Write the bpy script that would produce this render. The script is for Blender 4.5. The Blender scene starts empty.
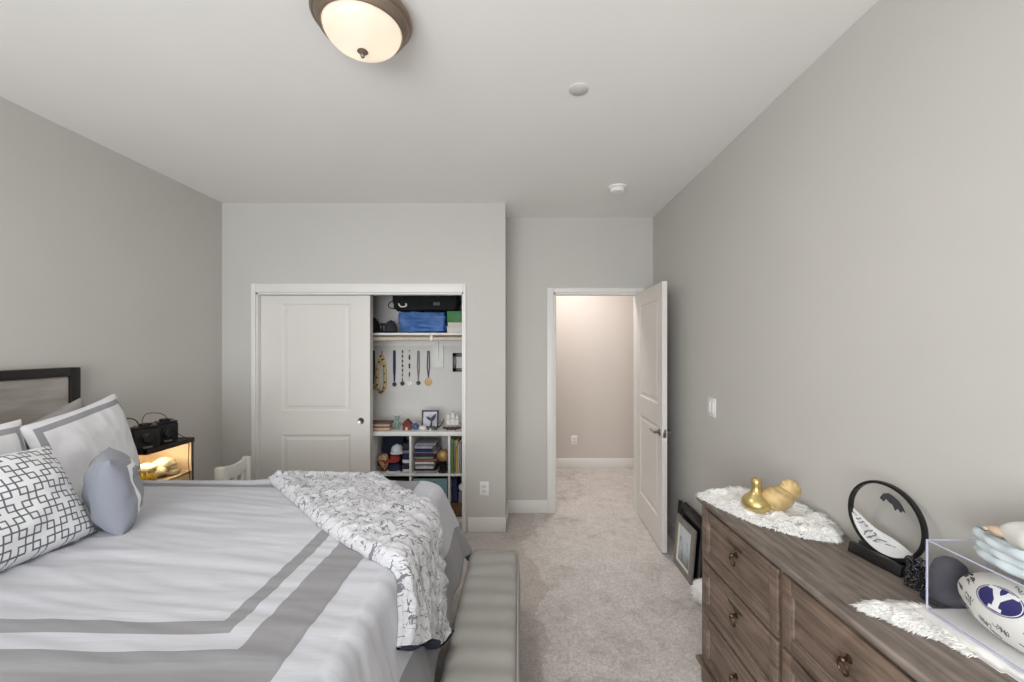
import bpy, bmesh, math, random
from mathutils import Vector, Matrix, noise
random.seed(7)
S = bpy.context.scene
COL = S.collection
PI = math.pi

# ------------------------------------------------------------------ camera, light, exposure
cam_d = bpy.data.cameras.new('camera')
cam_d.sensor_width = 36.0
cam_d.lens = 36.0 * 417.0 / 1024.0
cam_d.shift_x = -8.0 / 1024.0
cam_d.shift_y = 5.0 / 1024.0
cam_d.clip_start = 0.05
cam = bpy.data.objects.new('view_camera', cam_d)
cam.location = (0, 0, 1.55)
cam.rotation_euler = (PI / 2, 0, 0)
COL.objects.link(cam)
S.camera = cam

S.view_settings.view_transform = 'Standard'
S.view_settings.look = 'None'
S.view_settings.gamma = 1.0
S.view_settings.use_curve_mapping = False
S.view_settings.exposure = 0.0
S.cycles.transparent_max_bounces = 32     # many clear panes stand one behind the other

w = bpy.data.worlds.new('sky')
w.use_nodes = True
w.node_tree.nodes['Background'].inputs[0].default_value = (0.80, 0.88, 1.0, 1)
w.node_tree.nodes['Background'].inputs[1].default_value = 1.0
S.world = w


def area(name, loc, rot, sx, sy, power, color=(1, 1, 1)):
    l = bpy.data.lights.new(name, 'AREA')
    l.shape = 'RECTANGLE'
    l.size = sx
    l.size_y = sy
    l.energy = power
    l.color = color
    o = bpy.data.objects.new(name, l)
    o.location = loc
    o.rotation_euler = rot
    COL.objects.link(o)
    return o


# daylight through the wide window in the wall behind the camera, an added ceiling fill, and the hall lamp
area('window_daylight', (-0.85, -2.06, 1.52), (PI / 2, 0, 0), 2.6, 1.7, 104.0, (0.965, 0.98, 1.0))
area('ground_bounce_daylight', (-0.85, -2.06, 1.05), (math.radians(116), 0, 0), 2.6, 0.7, 44.0, (0.98, 0.985, 1.0))  # unseen fill added in the window opening, aimed up to brighten the ceiling
area('hall_lamp_light', (0.60, 4.55, 2.70), (0, 0, 0), 0.5, 0.5, 24.0, (1.0, 0.95, 0.92))

# ------------------------------------------------------------------ helpers


def lin(r, g, b):
    def f(c):
        c /= 255.0
        return c / 12.92 if c <= 0.04045 else ((c + 0.055) / 1.055) ** 2.4
    return (f(r), f(g), f(b), 1.0)


class NT:
    def __init__(self, name):
        self.m = bpy.data.materials.new(name)
        self.m.use_nodes = True
        self.t = self.m.node_tree
        self.b = self.t.nodes['Principled BSDF']
        self.out = self.t.nodes['Material Output']

    def node(self, typ, **kw):
        n = self.t.nodes.new(typ)
        for k, v in kw.items():
            setattr(n, k, v)
        return n

    def link(self, a, b):
        self.t.links.new(a, b)

    def put(self, sock, v):
        if isinstance(v, bpy.types.NodeSocket):
            self.link(v, sock)
        else:
            sock.default_value = v

    def math(self, op, a, b=None, c=None):
        n = self.node('ShaderNodeMath', operation=op)
        self.put(n.inputs[0], a)
        if b is not None:
            self.put(n.inputs[1], b)
        if c is not None:
            self.put(n.inputs[2], c)
        return n.outputs[0]

    def coord(self, kind='Object', scale=(1, 1, 1), rot=(0, 0, 0)):
        tc = self.node('ShaderNodeTexCoord')
        mp = self.node('ShaderNodeMapping')
        mp.inputs['Scale'].default_value = scale
        mp.inputs['Rotation'].default_value = rot
        self.link(tc.outputs[kind], mp.inputs[0])
        return mp.outputs[0]

    def sep(self, v):
        n = self.node('ShaderNodeSeparateXYZ')
        self.link(v, n.inputs[0])
        return n.outputs[0], n.outputs[1], n.outputs[2]

    def noise(self, vec, scale=5, detail=3, rough=0.5, dist=0.0):
        n = self.node('ShaderNodeTexNoise')
        n.inputs['Scale'].default_value = scale
        n.inputs['Detail'].default_value = detail
        n.inputs['Roughness'].default_value = rough
        n.inputs['Distortion'].default_value = dist
        if vec is not None:
            self.link(vec, n.inputs['Vector'])
        return n.outputs[0]

    def ramp(self, fac, stops, interp='LINEAR'):
        n = self.node('ShaderNodeValToRGB')
        n.color_ramp.interpolation = interp
        els = n.color_ramp.elements
        els[0].position, els[0].color = stops[0]
        els[1].position, els[1].color = stops[-1]
        for p, c in stops[1:-1]:
            e = els.new(p)
            e.color = c
        self.link(fac, n.inputs[0])
        return n.outputs[0]

    def mix(self, fac, a, b):
        n = self.node('ShaderNodeMix', data_type='RGBA')
        self.put(n.inputs[0], fac)
        self.put(n.inputs[6], a)
        self.put(n.inputs[7], b)
        return n.outputs[2]

    def bump(self, h, strength=0.3, dist=0.01):
        n = self.node('ShaderNodeBump')
        n.inputs['Strength'].default_value = strength
        n.inputs['Distance'].default_value = dist
        self.link(h, n.inputs['Height'])
        self.link(n.outputs[0], self.b.inputs['Normal'])

    def base(self, c):
        self.put(self.b.inputs['Base Color'], c)
        return self

    def set(self, rough=0.6, metal=0.0, spec=0.5, sheen=0.0):
        self.b.inputs['Roughness'].default_value = rough
        self.b.inputs['Metallic'].default_value = metal
        self.b.inputs['Specular IOR Level'].default_value = spec
        self.b.inputs['Sheen Weight'].default_value = sheen
        return self


def plain(name, rgb, rough=0.6, metal=0.0, var=0.06, vscale=6.0, bump=0.0, bscale=60.0, spec=0.4, sheen=0.0, stretch=(1, 1, 1)):
    """A painted, moulded or woven surface: one colour with a faint mottle and an optional fine relief."""
    n = NT(name)
    c = lin(*rgb)
    v = n.coord('Object', stretch)
    f = n.noise(v, vscale, 3)
    lo = tuple(x * (1 - var) for x in c[:3]) + (1,)
    hi = tuple(min(1, x * (1 + var)) for x in c[:3]) + (1,)
    n.base(n.ramp(f, [(0.3, lo), (0.7, hi)]))
    n.set(rough, metal, spec, sheen)
    if bump:
        n.bump(n.noise(v, bscale, 4, 0.6), bump, 0.004)
    return n.m


class MB:
    def __init__(self):
        self.bm = bmesh.new()
        self.uv = None

    def _add(self, t, M=None, mat=None):
        vm = {}
        for v in t.verts:
            vm[v] = self.bm.verts.new(M @ v.co if M is not None else v.co)
        for f in t.faces:
            try:
                g = self.bm.faces.new([vm[v] for v in f.verts])
                g.material_index = f.material_index if mat is None else mat
            except ValueError:
                pass
        t.free()

    def box(self, x0, x1, y0, y1, z0, z1, bev=0.0, seg=2, mat=0, M=None):
        t = bmesh.new()
        bmesh.ops.create_cube(t, size=1.0)
        for v in t.verts:
            v.co = Vector(((x0 + x1) / 2 + v.co.x * (x1 - x0), (y0 + y1) / 2 + v.co.y * (y1 - y0), (z0 + z1) / 2 + v.co.z * (z1 - z0)))
        if bev > 0:
            bev = min(bev, 0.49 * min(abs(x1 - x0), abs(y1 - y0), abs(z1 - z0)))
            bmesh.ops.bevel(t, geom=list(t.edges), offset=bev, segments=seg, profile=0.5, affect='EDGES')
        self._add(t, M, mat)
        return self

    def lathe(self, prof, c=(0, 0, 0), seg=32, M=None, mat=0, sx=1.0, sy=1.0):
        """Revolve (r, z) pairs about z at c."""
        t = bmesh.new()
        c = Vector(c)
        rings = []
        for r, z in prof:
            if r < 1e-6:
                rings.append([t.verts.new(c + Vector((0, 0, z)))])
            else:
                rings.append([t.verts.new(c + Vector((r * sx * math.cos(2 * PI * k / seg), r * sy * math.sin(2 * PI * k / seg), z))) for k in range(seg)])
        for a, b in zip(rings, rings[1:]):
            for k in range(seg):
                k2 = (k + 1) % seg
                q = [a[k % len(a)], a[k2 % len(a)], b[k2 % len(b)], b[k % len(b)]]
                u = []
                for x in q:
                    if x not in u:
                        u.append(x)
                if len(u) >= 3:
                    try:
                        t.faces.new(u)
                    except ValueError:
                        pass
        for rg, flip in ((rings[0], True), (rings[-1], False)):
            if len(rg) > 1 and prof[0] != prof[-1]:
                t.faces.new(rg[::-1] if flip else rg)
        self._add(t, M, mat)
        return self

    def cyl(self, p0, p1, r0, r1=None, seg=16, mat=0):
        p0, p1 = Vector(p0), Vector(p1)
        d = p1 - p0
        M = Matrix.Translation(p0) @ d.to_track_quat('Z', 'Y').to_matrix().to_4x4()
        return self.lathe([(r0, 0), (r0 if r1 is None else r1, d.length)], seg=seg, M=M, mat=mat)

    def tube(self, pts, r, seg=8, closed=False, mat=0, flat=1.0):
        t = bmesh.new()
        P = [Vector(p) for p in pts]
        n = len(P)
        rings = []
        prev = None
        for i, p in enumerate(P):
            a = P[(i - 1) % n] if (closed or i > 0) else p
            b = P[(i + 1) % n] if (closed or i < n - 1) else p
            tan = (b - a).normalized()
            if prev is None:
                up = Vector((0, 0, 1)) if abs(tan.z) < 0.9 else Vector((1, 0, 0))
                x = tan.cross(up).normalized()
            else:
                x = (prev - tan * prev.dot(tan)).normalized()
            y = tan.cross(x)
            prev = x
            rr = r[i] if isinstance(r, (list, tuple)) else r
            rings.append([t.verts.new(p + x * rr * math.cos(2 * PI * k / seg) + y * rr * flat * math.sin(2 * PI * k / seg)) for k in range(seg)])
        m = n if closed else n - 1
        for i in range(m):
            a, b = rings[i], rings[(i + 1) % n]
            for k in range(seg):
                t.faces.new([a[k], a[(k + 1) % seg], b[(k + 1) % seg], b[k]])
        if not closed:
            t.faces.new(rings[0][::-1])
            t.faces.new(rings[-1])
        self._add(t, None, mat)
        return self

    def prism(self, poly, depth, M=None, mat=0, bev=0.0):
        """Extrude a 2-D outline in XY by depth along +Z, then place by M."""
        t = bmesh.new()
        a = [t.verts.new((x, y, 0)) for x, y in poly]
        b = [t.verts.new((x, y, depth)) for x, y in poly]
        n = len(poly)
        t.faces.new(a[::-1])
        t.faces.new(b)
        for i in range(n):
            t.faces.new([a[i], a[(i + 1) % n], b[(i + 1) % n], b[i]])
        bmesh.ops.recalc_face_normals(t, faces=list(t.faces))
        if bev:
            bmesh.ops.bevel(t, geom=list(t.edges), offset=bev, segments=2, profile=0.5, affect='EDGES')
        self._add(t, M, mat)
        return self

    def ball(self, c, r, seg=24, rings=14, M=None, mat=0, fn=None):
        """Ellipsoid, optionally reshaped by fn(unit vector) -> factor."""
        t = bmesh.new()
        bmesh.ops.create_uvsphere(t, u_segments=seg, v_segments=rings, radius=1.0)
        if isinstance(r, (int, float)):
            r = (r, r, r)
        for v in t.verts:
            k = fn(v.co) if fn else 1.0
            v.co = Vector((v.co.x * r[0] * k, v.co.y * r[1] * k, v.co.z * r[2] * k))
        self._add(t, Matrix.Translation(Vector(c)) @ (M if M is not None else Matrix.Identity(4)), mat)
        return self

    def grid(self, fn, nu, nv, uvfn=None, matfn=None, closed_u=False):
        bm = self.bm
        if uvfn and self.uv is None:
            self.uv = bm.loops.layers.uv.new('UVMap')
        V = [[bm.verts.new(fn(i / nu, j / nv)) for j in range(nv + 1)] for i in range(nu if closed_u else nu + 1)]
        for i in range(nu):
            i2 = (i + 1) % nu if closed_u else i + 1
            for j in range(nv):
                f = bm.faces.new([V[i][j], V[i2][j], V[i2][j + 1], V[i][j + 1]])
                if uvfn:
                    for l, (a, b) in zip(f.loops, ((i, j), (i + 1, j), (i + 1, j + 1), (i, j + 1))):
                        l[self.uv].uv = uvfn(a / nu, b / nv)
                if matfn:
                    f.material_index = matfn((i + .5) / nu, (j + .5) / nv)
        return self

    def build(self, name, mats, parent=None, local=False, smooth=35, origin=None, recalc=True):
        me = bpy.data.meshes.new(name)
        bm = self.bm
        if recalc:
            bmesh.ops.recalc_face_normals(bm, faces=list(bm.faces))
        if parent is not None:
            if not local:
                r = parent
                M = Matrix.Identity(4)
                while r is not None:
                    M = r.matrix_basis @ M
                    r = r.parent
                bm.transform(M.inverted())
            off = None
        else:
            if origin is None:
                xs = [v.co for v in bm.verts]
                lo = [min(v[i] for v in xs) for i in range(3)]
                hi = [max(v[i] for v in xs) for i in range(3)]
                origin = ((lo[0] + hi[0]) / 2, (lo[1] + hi[1]) / 2, lo[2])
            off = Vector(origin)
            bm.transform(Matrix.Translation(-off))
        bm.to_mesh(me)
        bm.free()
        o = bpy.data.objects.new(name, me)
        for m in (mats if isinstance(mats, (list, tuple)) else [mats]):
            me.materials.append(m)
        if smooth:
            me.polygons.foreach_set('use_smooth', [True] * len(me.polygons))
            if smooth < 180:
                me.set_sharp_from_angle(angle=math.radians(smooth))
        COL.objects.link(o)
        if parent is not None:
            o.parent = parent
        else:
            o.location = off
        return o


def tag(o, label, cat, group=None):
    o['label'] = label
    o['category'] = cat
    if group:
        o['group'] = group
    return o


def thing(name, label, cat, loc, rotz=0.0, group=None):
    o = bpy.data.objects.new(name, None)
    o.empty_display_size = 0.1
    o.location = loc
    o.rotation_euler = (0, 0, rotz)
    COL.objects.link(o)
    return tag(o, label, cat, group)


def struct(o, label=None, cat=None):
    o['kind'] = 'structure'
    o['label'] = label or o.name.replace('_', ' ')
    o['category'] = cat or o.name.split('_')[0]
    return o


def dup(root, loc, label, rotz=None):
    r = root.copy()
    COL.objects.link(r)
    r.location = loc
    if rotz is not None:
        r.rotation_euler = (0, 0, rotz)
    r['label'] = label
    for ch in list(root.children):
        c = ch.copy()
        COL.objects.link(c)
        c.parent = r
        for g in ch.children:
            d = g.copy()
            COL.objects.link(d)
            d.parent = c
    return r


def frame_M(c, X, Z):
    """Placement whose local x runs along X and local z along Z (made orthonormal), at c."""
    X = Vector(X).normalized()
    Z = Vector(Z)
    Z = (Z - X * Z.dot(X)).normalized()
    Y = Z.cross(X)
    return Matrix(((X.x, Y.x, Z.x, c[0]), (X.y, Y.y, Z.y, c[1]), (X.z, Y.z, Z.z, c[2]), (0, 0, 0, 1)))


def sst(a, b, x):
    t = max(0.0, min(1.0, (x - a) / (b - a)))
    return t * t * (3 - 2 * t)


# ------------------------------------------------------------------ materials of the room
M_wall = plain('wall_paint', (199, 196, 191), 0.85, var=0.015, vscale=2, bump=0.05, bscale=220, spec=0.2)
M_ceil = plain('ceiling_paint', (241, 239, 236), 0.9, var=0.012, vscale=2, bump=0.05, bscale=180, spec=0.15)
M_hall = plain('hall_paint', (205, 197, 190), 0.85, var=0.015, vscale=2, spec=0.2)
M_trim = plain('trim_enamel', (228, 226, 222), 0.4, var=0.01, spec=0.4)
M_door = plain('door_enamel', (222, 218, 213), 0.45, var=0.01, spec=0.4)
M_closet = plain('closet_paint', (220, 218, 214), 0.8, var=0.012, spec=0.2)
M_plastic = plain('white_plastic', (236, 235, 231), 0.35, var=0.01, spec=0.5)
M_black = plain('black_lacquer', (22, 21, 22), 0.35, var=0.1, spec=0.5)
M_blackcloth = plain('black_cloth', (24, 24, 27), 0.9, var=0.25, vscale=25, bump=0.4, bscale=120)
M_nickel = plain('satin_nickel', (150, 146, 140), 0.32, 1.0, var=0.04)
M_bronze = plain('brushed_bronze', (150, 134, 120), 0.36, 0.85, var=0.08, vscale=40, stretch=(1, 1, 6))


def carpet():
    n = NT('carpet_pile')
    v = n.coord('Object')
    big = n.noise(v, 2.2, 5, 0.65, 1.0)
    mid = n.noise(v, 7.0, 5, 0.65, 1.2)
    fine = n.noise(v, 85.0, 4, 0.8)
    s = n.math('ADD', n.math('MULTIPLY', big, 0.5), n.math('MULTIPLY', mid, 0.5))
    c = n.ramp(s, [(0.37, lin(188, 179, 173)), (0.45, lin(212, 205, 200)), (0.55, lin(222, 216, 212)), (0.68, lin(231, 227, 223))])
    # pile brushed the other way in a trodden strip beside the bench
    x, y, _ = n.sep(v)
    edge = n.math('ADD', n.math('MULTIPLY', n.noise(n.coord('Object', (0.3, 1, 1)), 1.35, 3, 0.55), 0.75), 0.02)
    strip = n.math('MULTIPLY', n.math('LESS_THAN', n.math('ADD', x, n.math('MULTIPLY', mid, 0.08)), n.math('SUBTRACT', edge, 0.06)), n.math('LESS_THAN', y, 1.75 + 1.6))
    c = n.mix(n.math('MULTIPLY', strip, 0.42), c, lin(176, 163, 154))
    g = n.ramp(fine, [(0.40, (1, 1, 1, 1)), (0.58, (0, 0, 0, 1))])
    c2 = n.mix(n.math('MULTIPLY', g, 0.5), c, lin(146, 136, 128))
    n.base(c2).set(0.95, 0, 0.1, 0.25)
    n.bump(fine, 0.7, 0.006)
    return n.m


# ------------------------------------------------------------------ room shell
H = 2.743
XL, XR, YC, YE, YR = -2.485, 1.235, 3.478, 3.872, -1.95
EPS = 0.0
struct(MB().box(-2.7, 2.3, -2.2, 5.5, -0.1, 0).build('floor', carpet(), smooth=0), 'beige grey carpet with trodden tracks', 'floor')
struct(MB().box(-2.7, 2.3, -2.2, 5.5, H, H + 0.1).build('ceiling', M_ceil, smooth=0), 'flat white painted ceiling', 'ceiling')
struct(MB().box(XL - 0.12, XL, -2.15, 4.16, 0, H).build('wall_left', M_wall, smooth=0), 'grey wall behind the headboard', 'wall')
struct(MB().box(XR, XR + 0.12, -2.15, YE + 0.11, 0, H).build('wall_right', M_wall, smooth=0), 'grey wall behind the dresser', 'wall')
CO0, CO1, COZ = -2.20, -0.472, 1.995          # closet opening
m = MB()
m.box(XL, CO0, YC, YC + 0.11, 0, H).box(CO0, CO1, YC, YC + 0.11, COZ, H).box(CO1, -0.122, YC, YC + 0.11, 0, H)
m.box(-0.232, -0.122, YC + 0.11, YE + 0.11, 0, H)
struct(m.build('wall_closet', M_wall, smooth=0), 'grey wall around the closet opening', 'wall')
struct(MB().box(XL, -0.122, 4.05, 4.16, 0, H).build('wall_closet_back', M_closet, smooth=0), 'white wall at the back of the closet', 'wall')
EO0, EO1, EOZ = 0.312, 1.092, 2.045           # entry opening
m = MB()
m.box(-0.122, EO0, YE, YE + 0.11, 0, H).box(EO0, EO1, YE, YE + 0.11, EOZ, H).box(EO1, XR, YE, YE + 0.11, 0, H)
struct(m.build('wall_entry', M_wall, smooth=0), 'grey wall around the entry doorway', 'wall')
m = MB().box(-0.3, 2.3, 5.30, 5.42, 0, H).box(-0.345, -0.232, YE + 0.11, 5.30, 0, H).box(2.2, 2.3, YE + 0.11, 5.30, 0, H).box(XR, 2.3, YE + 0.01, YE + 0.11, 0, H)
struct(m.build('wall_hall', M_hall, smooth=0), 'pale hallway wall beyond the door', 'wall')
WX0, WX1, WZ0, WZ1 = -2.2, 0.50, 0.65, 2.40
m = MB().box(XL, WX0, -2.15, YR, 0, H).box(WX1, XR, -2.15, YR, 0, H).box(WX0, WX1, -2.15, YR, 0, WZ0).box(WX0, WX1, -2.15, YR, WZ1, H)
struct(m.build('wall_rear', M_wall, smooth=0), 'grey wall with the wide window', 'wall')
m = MB()
for a, b in ((WX0, WX0 + 0.05), (-0.875, -0.825), (WX1 - 0.05, WX1)):
    m.box(a, b, YR - 0.05, YR - 0.01, WZ0, WZ1, 0.004)
m.box(WX0, WX1, YR - 0.05, YR - 0.01, WZ0, WZ0 + 0.05, 0.004).box(WX0, WX1, YR - 0.05, YR - 0.01, WZ1 - 0.05, WZ1, 0.004)
win = struct(m.build('window_1', M_trim), 'wide white window with two sashes', 'window')


def pane_mat(name, tint=(0.97, 0.98, 0.98, 1), refl=0.6, rough=0.02):
    n = NT(name)
    n.t.nodes.remove(n.b)
    tr = n.node('ShaderNodeBsdfTransparent')
    tr.inputs[0].default_value = tint
    gl = n.node('ShaderNodeBsdfGlossy')
    gl.inputs['Roughness'].default_value = rough
    fr = n.node('ShaderNodeLayerWeight')
    fr.inputs[0].default_value = 0.5
    mx = n.node('ShaderNodeMixShader')
    n.link(n.math('ADD', n.math('MULTIPLY', n.math('POWER', fr.outputs['Facing'], 5.0), refl), 0.02), mx.inputs[0])
    n.link(tr.outputs[0], mx.inputs[1])
    n.link(gl.outputs[0], mx.inputs[2])
    n.link(mx.outputs[0], n.out.inputs[0])
    return n.m


M_pane = pane_mat('clear_pane')
MB().box(WX0 + 0.05, WX1 - 0.05, YR - 0.033, YR - 0.027, WZ0 + 0.05, WZ1 - 0.05).build('pane', M_pane, win)
MB().box(WX0 - 0.04, WX1 + 0.04, YR - 0.01, YR + 0.05, WZ0 - 0.03, WZ0, 0.006).build('window_sill', M_trim, win)

BH, BT = 0.125, 0.015


def base_run(name, segs, label):
    m = MB()
    for x0, x1, y0, y1 in segs:
        m.box(x0, x1, y0, y1, 0, BH, 0.005)
    return struct(m.build(name, M_trim), label, 'baseboard')


base_run('baseboard_closet', [(-0.432, -0.109, YC - BT, YC), (-0.122, -0.109, YC - BT, YE - BT)], 'white baseboard on the closet wall corner')
base_run('baseboard_entry', [(-0.122, 0.258, YE - BT, YE)], 'white baseboard left of the doorway')
base_run('baseboard_right', [(XR - BT, XR, YR, YE)], 'white baseboard behind the dresser')
base_run('baseboard_left', [(XL, XL + BT, YR, YC), (XL + BT, CO0 - 0.04, YC - BT, YC)], 'white baseboard behind the bed')
base_run('baseboard_hall', [(-0.232, 2.2, 5.30 - BT, 5.30)], 'white baseboard across the hallway')

# casings
m = MB()
cw = 0.062
m.box(EO0 - cw, EO0, YE - 0.018, YE, 0, EOZ + 0.045, 0.005).box(EO1, EO1 + cw, YE - 0.018, YE, 0, EOZ + 0.045, 0.005)
m.box(EO0, EO1, YE - 0.018, YE, EOZ, EOZ + 0.045, 0.005)
m.box(EO0, EO0 + 0.016, YE, YE + 0.11, 0, EOZ).box(EO1 - 0.008, EO1 + 0.001, YE + 0.002, YE + 0.109, 0, EOZ).box(EO0, EO1, YE, YE + 0.11, EOZ - 0.016, EOZ)
m.box(EO0 + 0.016, EO0 + 0.028, YE + 0.045, YE + 0.085, 0, EOZ - 0.016)
m.box(EO0 + 0.0155, EO0 + 0.0175, YE + 0.012, YE + 0.038, 0.86, 0.93)
struct(m.build('trim_1', M_trim), 'white casing around the entry doorway', 'trim')
m = MB()
m.box(CO0 - 0.037, CO0, YC - 0.016, YC, 0, COZ + 0.075, 0.004).box(CO1, CO1 + 0.022, YC - 0.016, YC, 0, COZ + 0.075, 0.004)
m.box(CO0, CO1, YC - 0.016, YC, COZ, COZ + 0.075, 0.004)
m.box(CO0, CO0 + 0.012, YC, YC + 0.11, 0, COZ).box(CO1 - 0.012, CO1, YC, YC + 0.11, 0, COZ).box(CO0, CO1, YC, YC + 0.11, COZ - 0.012, COZ)
m.box(CO0 + 0.012, CO1 - 0.012, YC + 0.012, YC + 0.024, COZ - 0.016, COZ - 0.011)
struct(m.build('trim_2', M_trim), 'white casing and track around the closet', 'trim')


def panel_leaf(w, h, t, panels, m):
    """Two-panel moulded door leaf in local coords: x 0..w, z 0..h, thickness 0..t along +y (front at y=0)."""
    xs = sorted({0, w} | {p[0] for p in panels} | {p[1] for p in panels})
    zs = sorted({0, h} | {p[2] for p in panels} | {p[3] for p in panels})
    rec = 0.010
    m.box(0, w, rec, t - rec, 0, h)
    for i in range(len(xs) - 1):
        for j in range(len(zs) - 1):
            cx, cz = (xs[i] + xs[i + 1]) / 2, (zs[j] + zs[j + 1]) / 2
            if any(p[0] < cx < p[1] and p[2] < cz < p[3] for p in panels):
                continue
            m.box(xs[i], xs[i + 1], 0, rec + 0.001, zs[j], zs[j + 1])
            m.box(xs[i], xs[i + 1], t - rec - 0.001, t, zs[j], zs[j + 1])
    for x0, x1, z0, z1 in panels:           # sloping moulding and a raised field
        for side in (0, 1):
            def Y(d):
                return d if side == 0 else t - d
            loops = [(0.0, 0.0), (0.012, 0.009), (0.03, 0.0095), (0.045, 0.004)]
            rings = []
            for ins, dep in loops:
                rings.append([m.bm.verts.new((x, Y(dep), z)) for x, z in ((x0 + ins, z0 + ins), (x1 - ins, z0 + ins), (x1 - ins, z1 - ins), (x0 + ins, z1 - ins))])
            for a, b in zip(rings, rings[1:]):
                for k in range(4):
                    m.bm.faces.new([a[k], a[(k + 1) % 4], b[(k + 1) % 4], b[k]])
            m.bm.faces.new(rings[-1])
    return m


# entry door leaf, hinged at the right jamb and standing open into the room
th = math.atan2(-0.76, -0.024)
leaf = panel_leaf(0.76, 2.02, 0.036, [(0.115, 0.645, 1.09, 1.90), (0.115, 0.645, 0.22, 0.93)], MB())
# local x runs from hinge to free edge, local y into the thickness (towards the wall)
door = leaf.build('door_1', M_door, smooth=0, origin=(0, 0, 0))
door.location = (1.082, 3.862, 0.012)
door.rotation_euler = (0, 0, th)
struct(door, 'white two-panel entry door standing open', 'door')
hz = 0.885
for side in (-1, 1):
    m = MB()
    y0 = 0.0 if side < 0 else 0.036
    m.lathe([(0.0, 0), (0.027, 0), (0.027, 0.004), (0.021, 0.010), (0.010, 0.012), (0.010, 0.042), (0.0, 0.044)], seg=24,
            M=Matrix.Translation((0.70, y0, hz)) @ Matrix.Rotation(PI / 2 * (1 if side < 0 else -1), 4, 'X'))
    yy = y0 + side * 0.042
    m.tube([(0.705, yy, hz), (0.68, yy + side * 0.004, hz + 0.002), (0.64, yy + side * 0.006, hz + 0.006), (0.60, yy + side * 0.004, hz + 0.003), (0.583, yy, hz - 0.002)],
           [0.009, 0.0095, 0.0085, 0.0075, 0.006], 10, flat=0.8)
    m.build('door_handle', M_nickel, door, local=True)['label'] = 'satin nickel lever handle'
MB().box(0.7585, 0.7615, 0.006, 0.030, hz - 0.03, hz + 0.03, 0.001).cyl((0.760, 0.018, hz), (0.770, 0.018, hz), 0.008, 0.006).build('latch_plate', M_nickel, door, local=True)['label'] = 'nickel latch plate on the door edge'
for zc in (0.22, 1.0, 1.82):
    MB().cyl((0.004, 0.040, zc - 0.045), (0.004, 0.040, zc + 0.045), 0.006).build('hinge', M_nickel, door, local=True)

# closet sliding doors: the front leaf and the one behind it
def sliding(name, x0, y0, label):
    lf = panel_leaf(0.92, 1.965, 0.035, [(0.175, 0.755, 0.99, 1.895), (0.175, 0.755, 0.20, 0.79)], MB())
    o = lf.build(name, M_door, smooth=0, origin=(0, 0, 0))
    o.location = (x0, y0, 0.012)
    struct(o, label, 'door')
    m = MB()
    m.lathe([(0.0, -0.0010), (0.018, -0.0010), (0.020, -0.002), (0.027, -0.003), (0.028, 0.001), (0.0, 0.001)][::1], seg=28,
            M=Matrix.Translation((0.843, 0.0, 0.905)) @ Matrix.Rotation(-PI / 2, 4, 'X'))
    m.build('finger_pull', M_nickel, o, local=True)['label'] = 'round nickel finger pull'
    return o


sliding('door_2', -2.186, 3.520, 'white two-panel sliding closet door in front')
sliding('door_3', -2.188, 3.560, 'white sliding closet door behind the front one')

# ------------------------------------------------------------------ bed
def velvet():
    n = NT('headboard_velvet')
    v = n.coord('Object', (1, 1.2, 9))
    f = n.noise(v, 3.0, 4, 0.6)
    g = n.noise(n.coord('Object'), 2.2, 2)
    c = n.ramp(n.math('ADD', n.math('MULTIPLY', f, 0.5), n.math('MULTIPLY', g, 0.5)), [(0.35, lin(132, 125, 119)), (0.65, lin(178, 171, 165))])
    n.base(c).set(0.8, 0, 0.3, 0.4)
    return n.m


M_espresso = plain('espresso_wood', (30, 25, 24), 0.45, var=0.2, vscale=8, stretch=(1, 1, 6))
M_sheet = plain('white_sheet', (226, 226, 228), 0.85, var=0.02)
bed = thing('bed', 'bed with dark wood framed grey upholstered headboard against the left wall', 'bed', (-1.42, 1.52, 0))
HY0, HY1, HZ = 0.74, 2.294, 1.434
hb = MB()
hb.box(-2.472, -2.415, HY1 - 0.05, HY1, 0.0, HZ, 0.003).box(-2.472, -2.415, HY0, HY0 + 0.05, 0.0, HZ, 0.003)
hb.box(-2.472, -2.415, HY0 + 0.05, HY1 - 0.05, HZ - 0.047, HZ, 0.003).box(-2.472, -2.415, HY0 + 0.05, HY1 - 0.05, 0.40, 0.46, 0.003)
hbo = hb.build('headboard', M_espresso, bed)
MB().box(-2.460, -2.425, HY0 + 0.05, HY1 - 0.05, 0.46, HZ - 0.047, 0.008, 3).build('headboard_panel', velvet(), hbo)['label'] = 'grey upholstered panel'
MB().box(-2.40, -0.47, 0.84, 2.29, 0.50, 0.765, 0.05, 4).build('mattress', M_sheet, bed)
MB().box(-2.40, -0.48, 0.85, 2.28, 0.16, 0.50, 0.01).build('bed_base', M_espresso, bed)
for x in (-2.3, -0.56):
    for y in (0.92, 2.14):
        MB().box(x - 0.03, x + 0.03, y - 0.03, y + 0.03, 0, 0.16, 0.004).build('leg', M_espresso, bed)

# duvet: a cloth laid over a rounded rectangle and falling at its edges
RX1, RY0, RY1 = -0.455, 0.86, 2.295
RC, RR, ZT = 0.10, 0.056, 0.806


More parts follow.
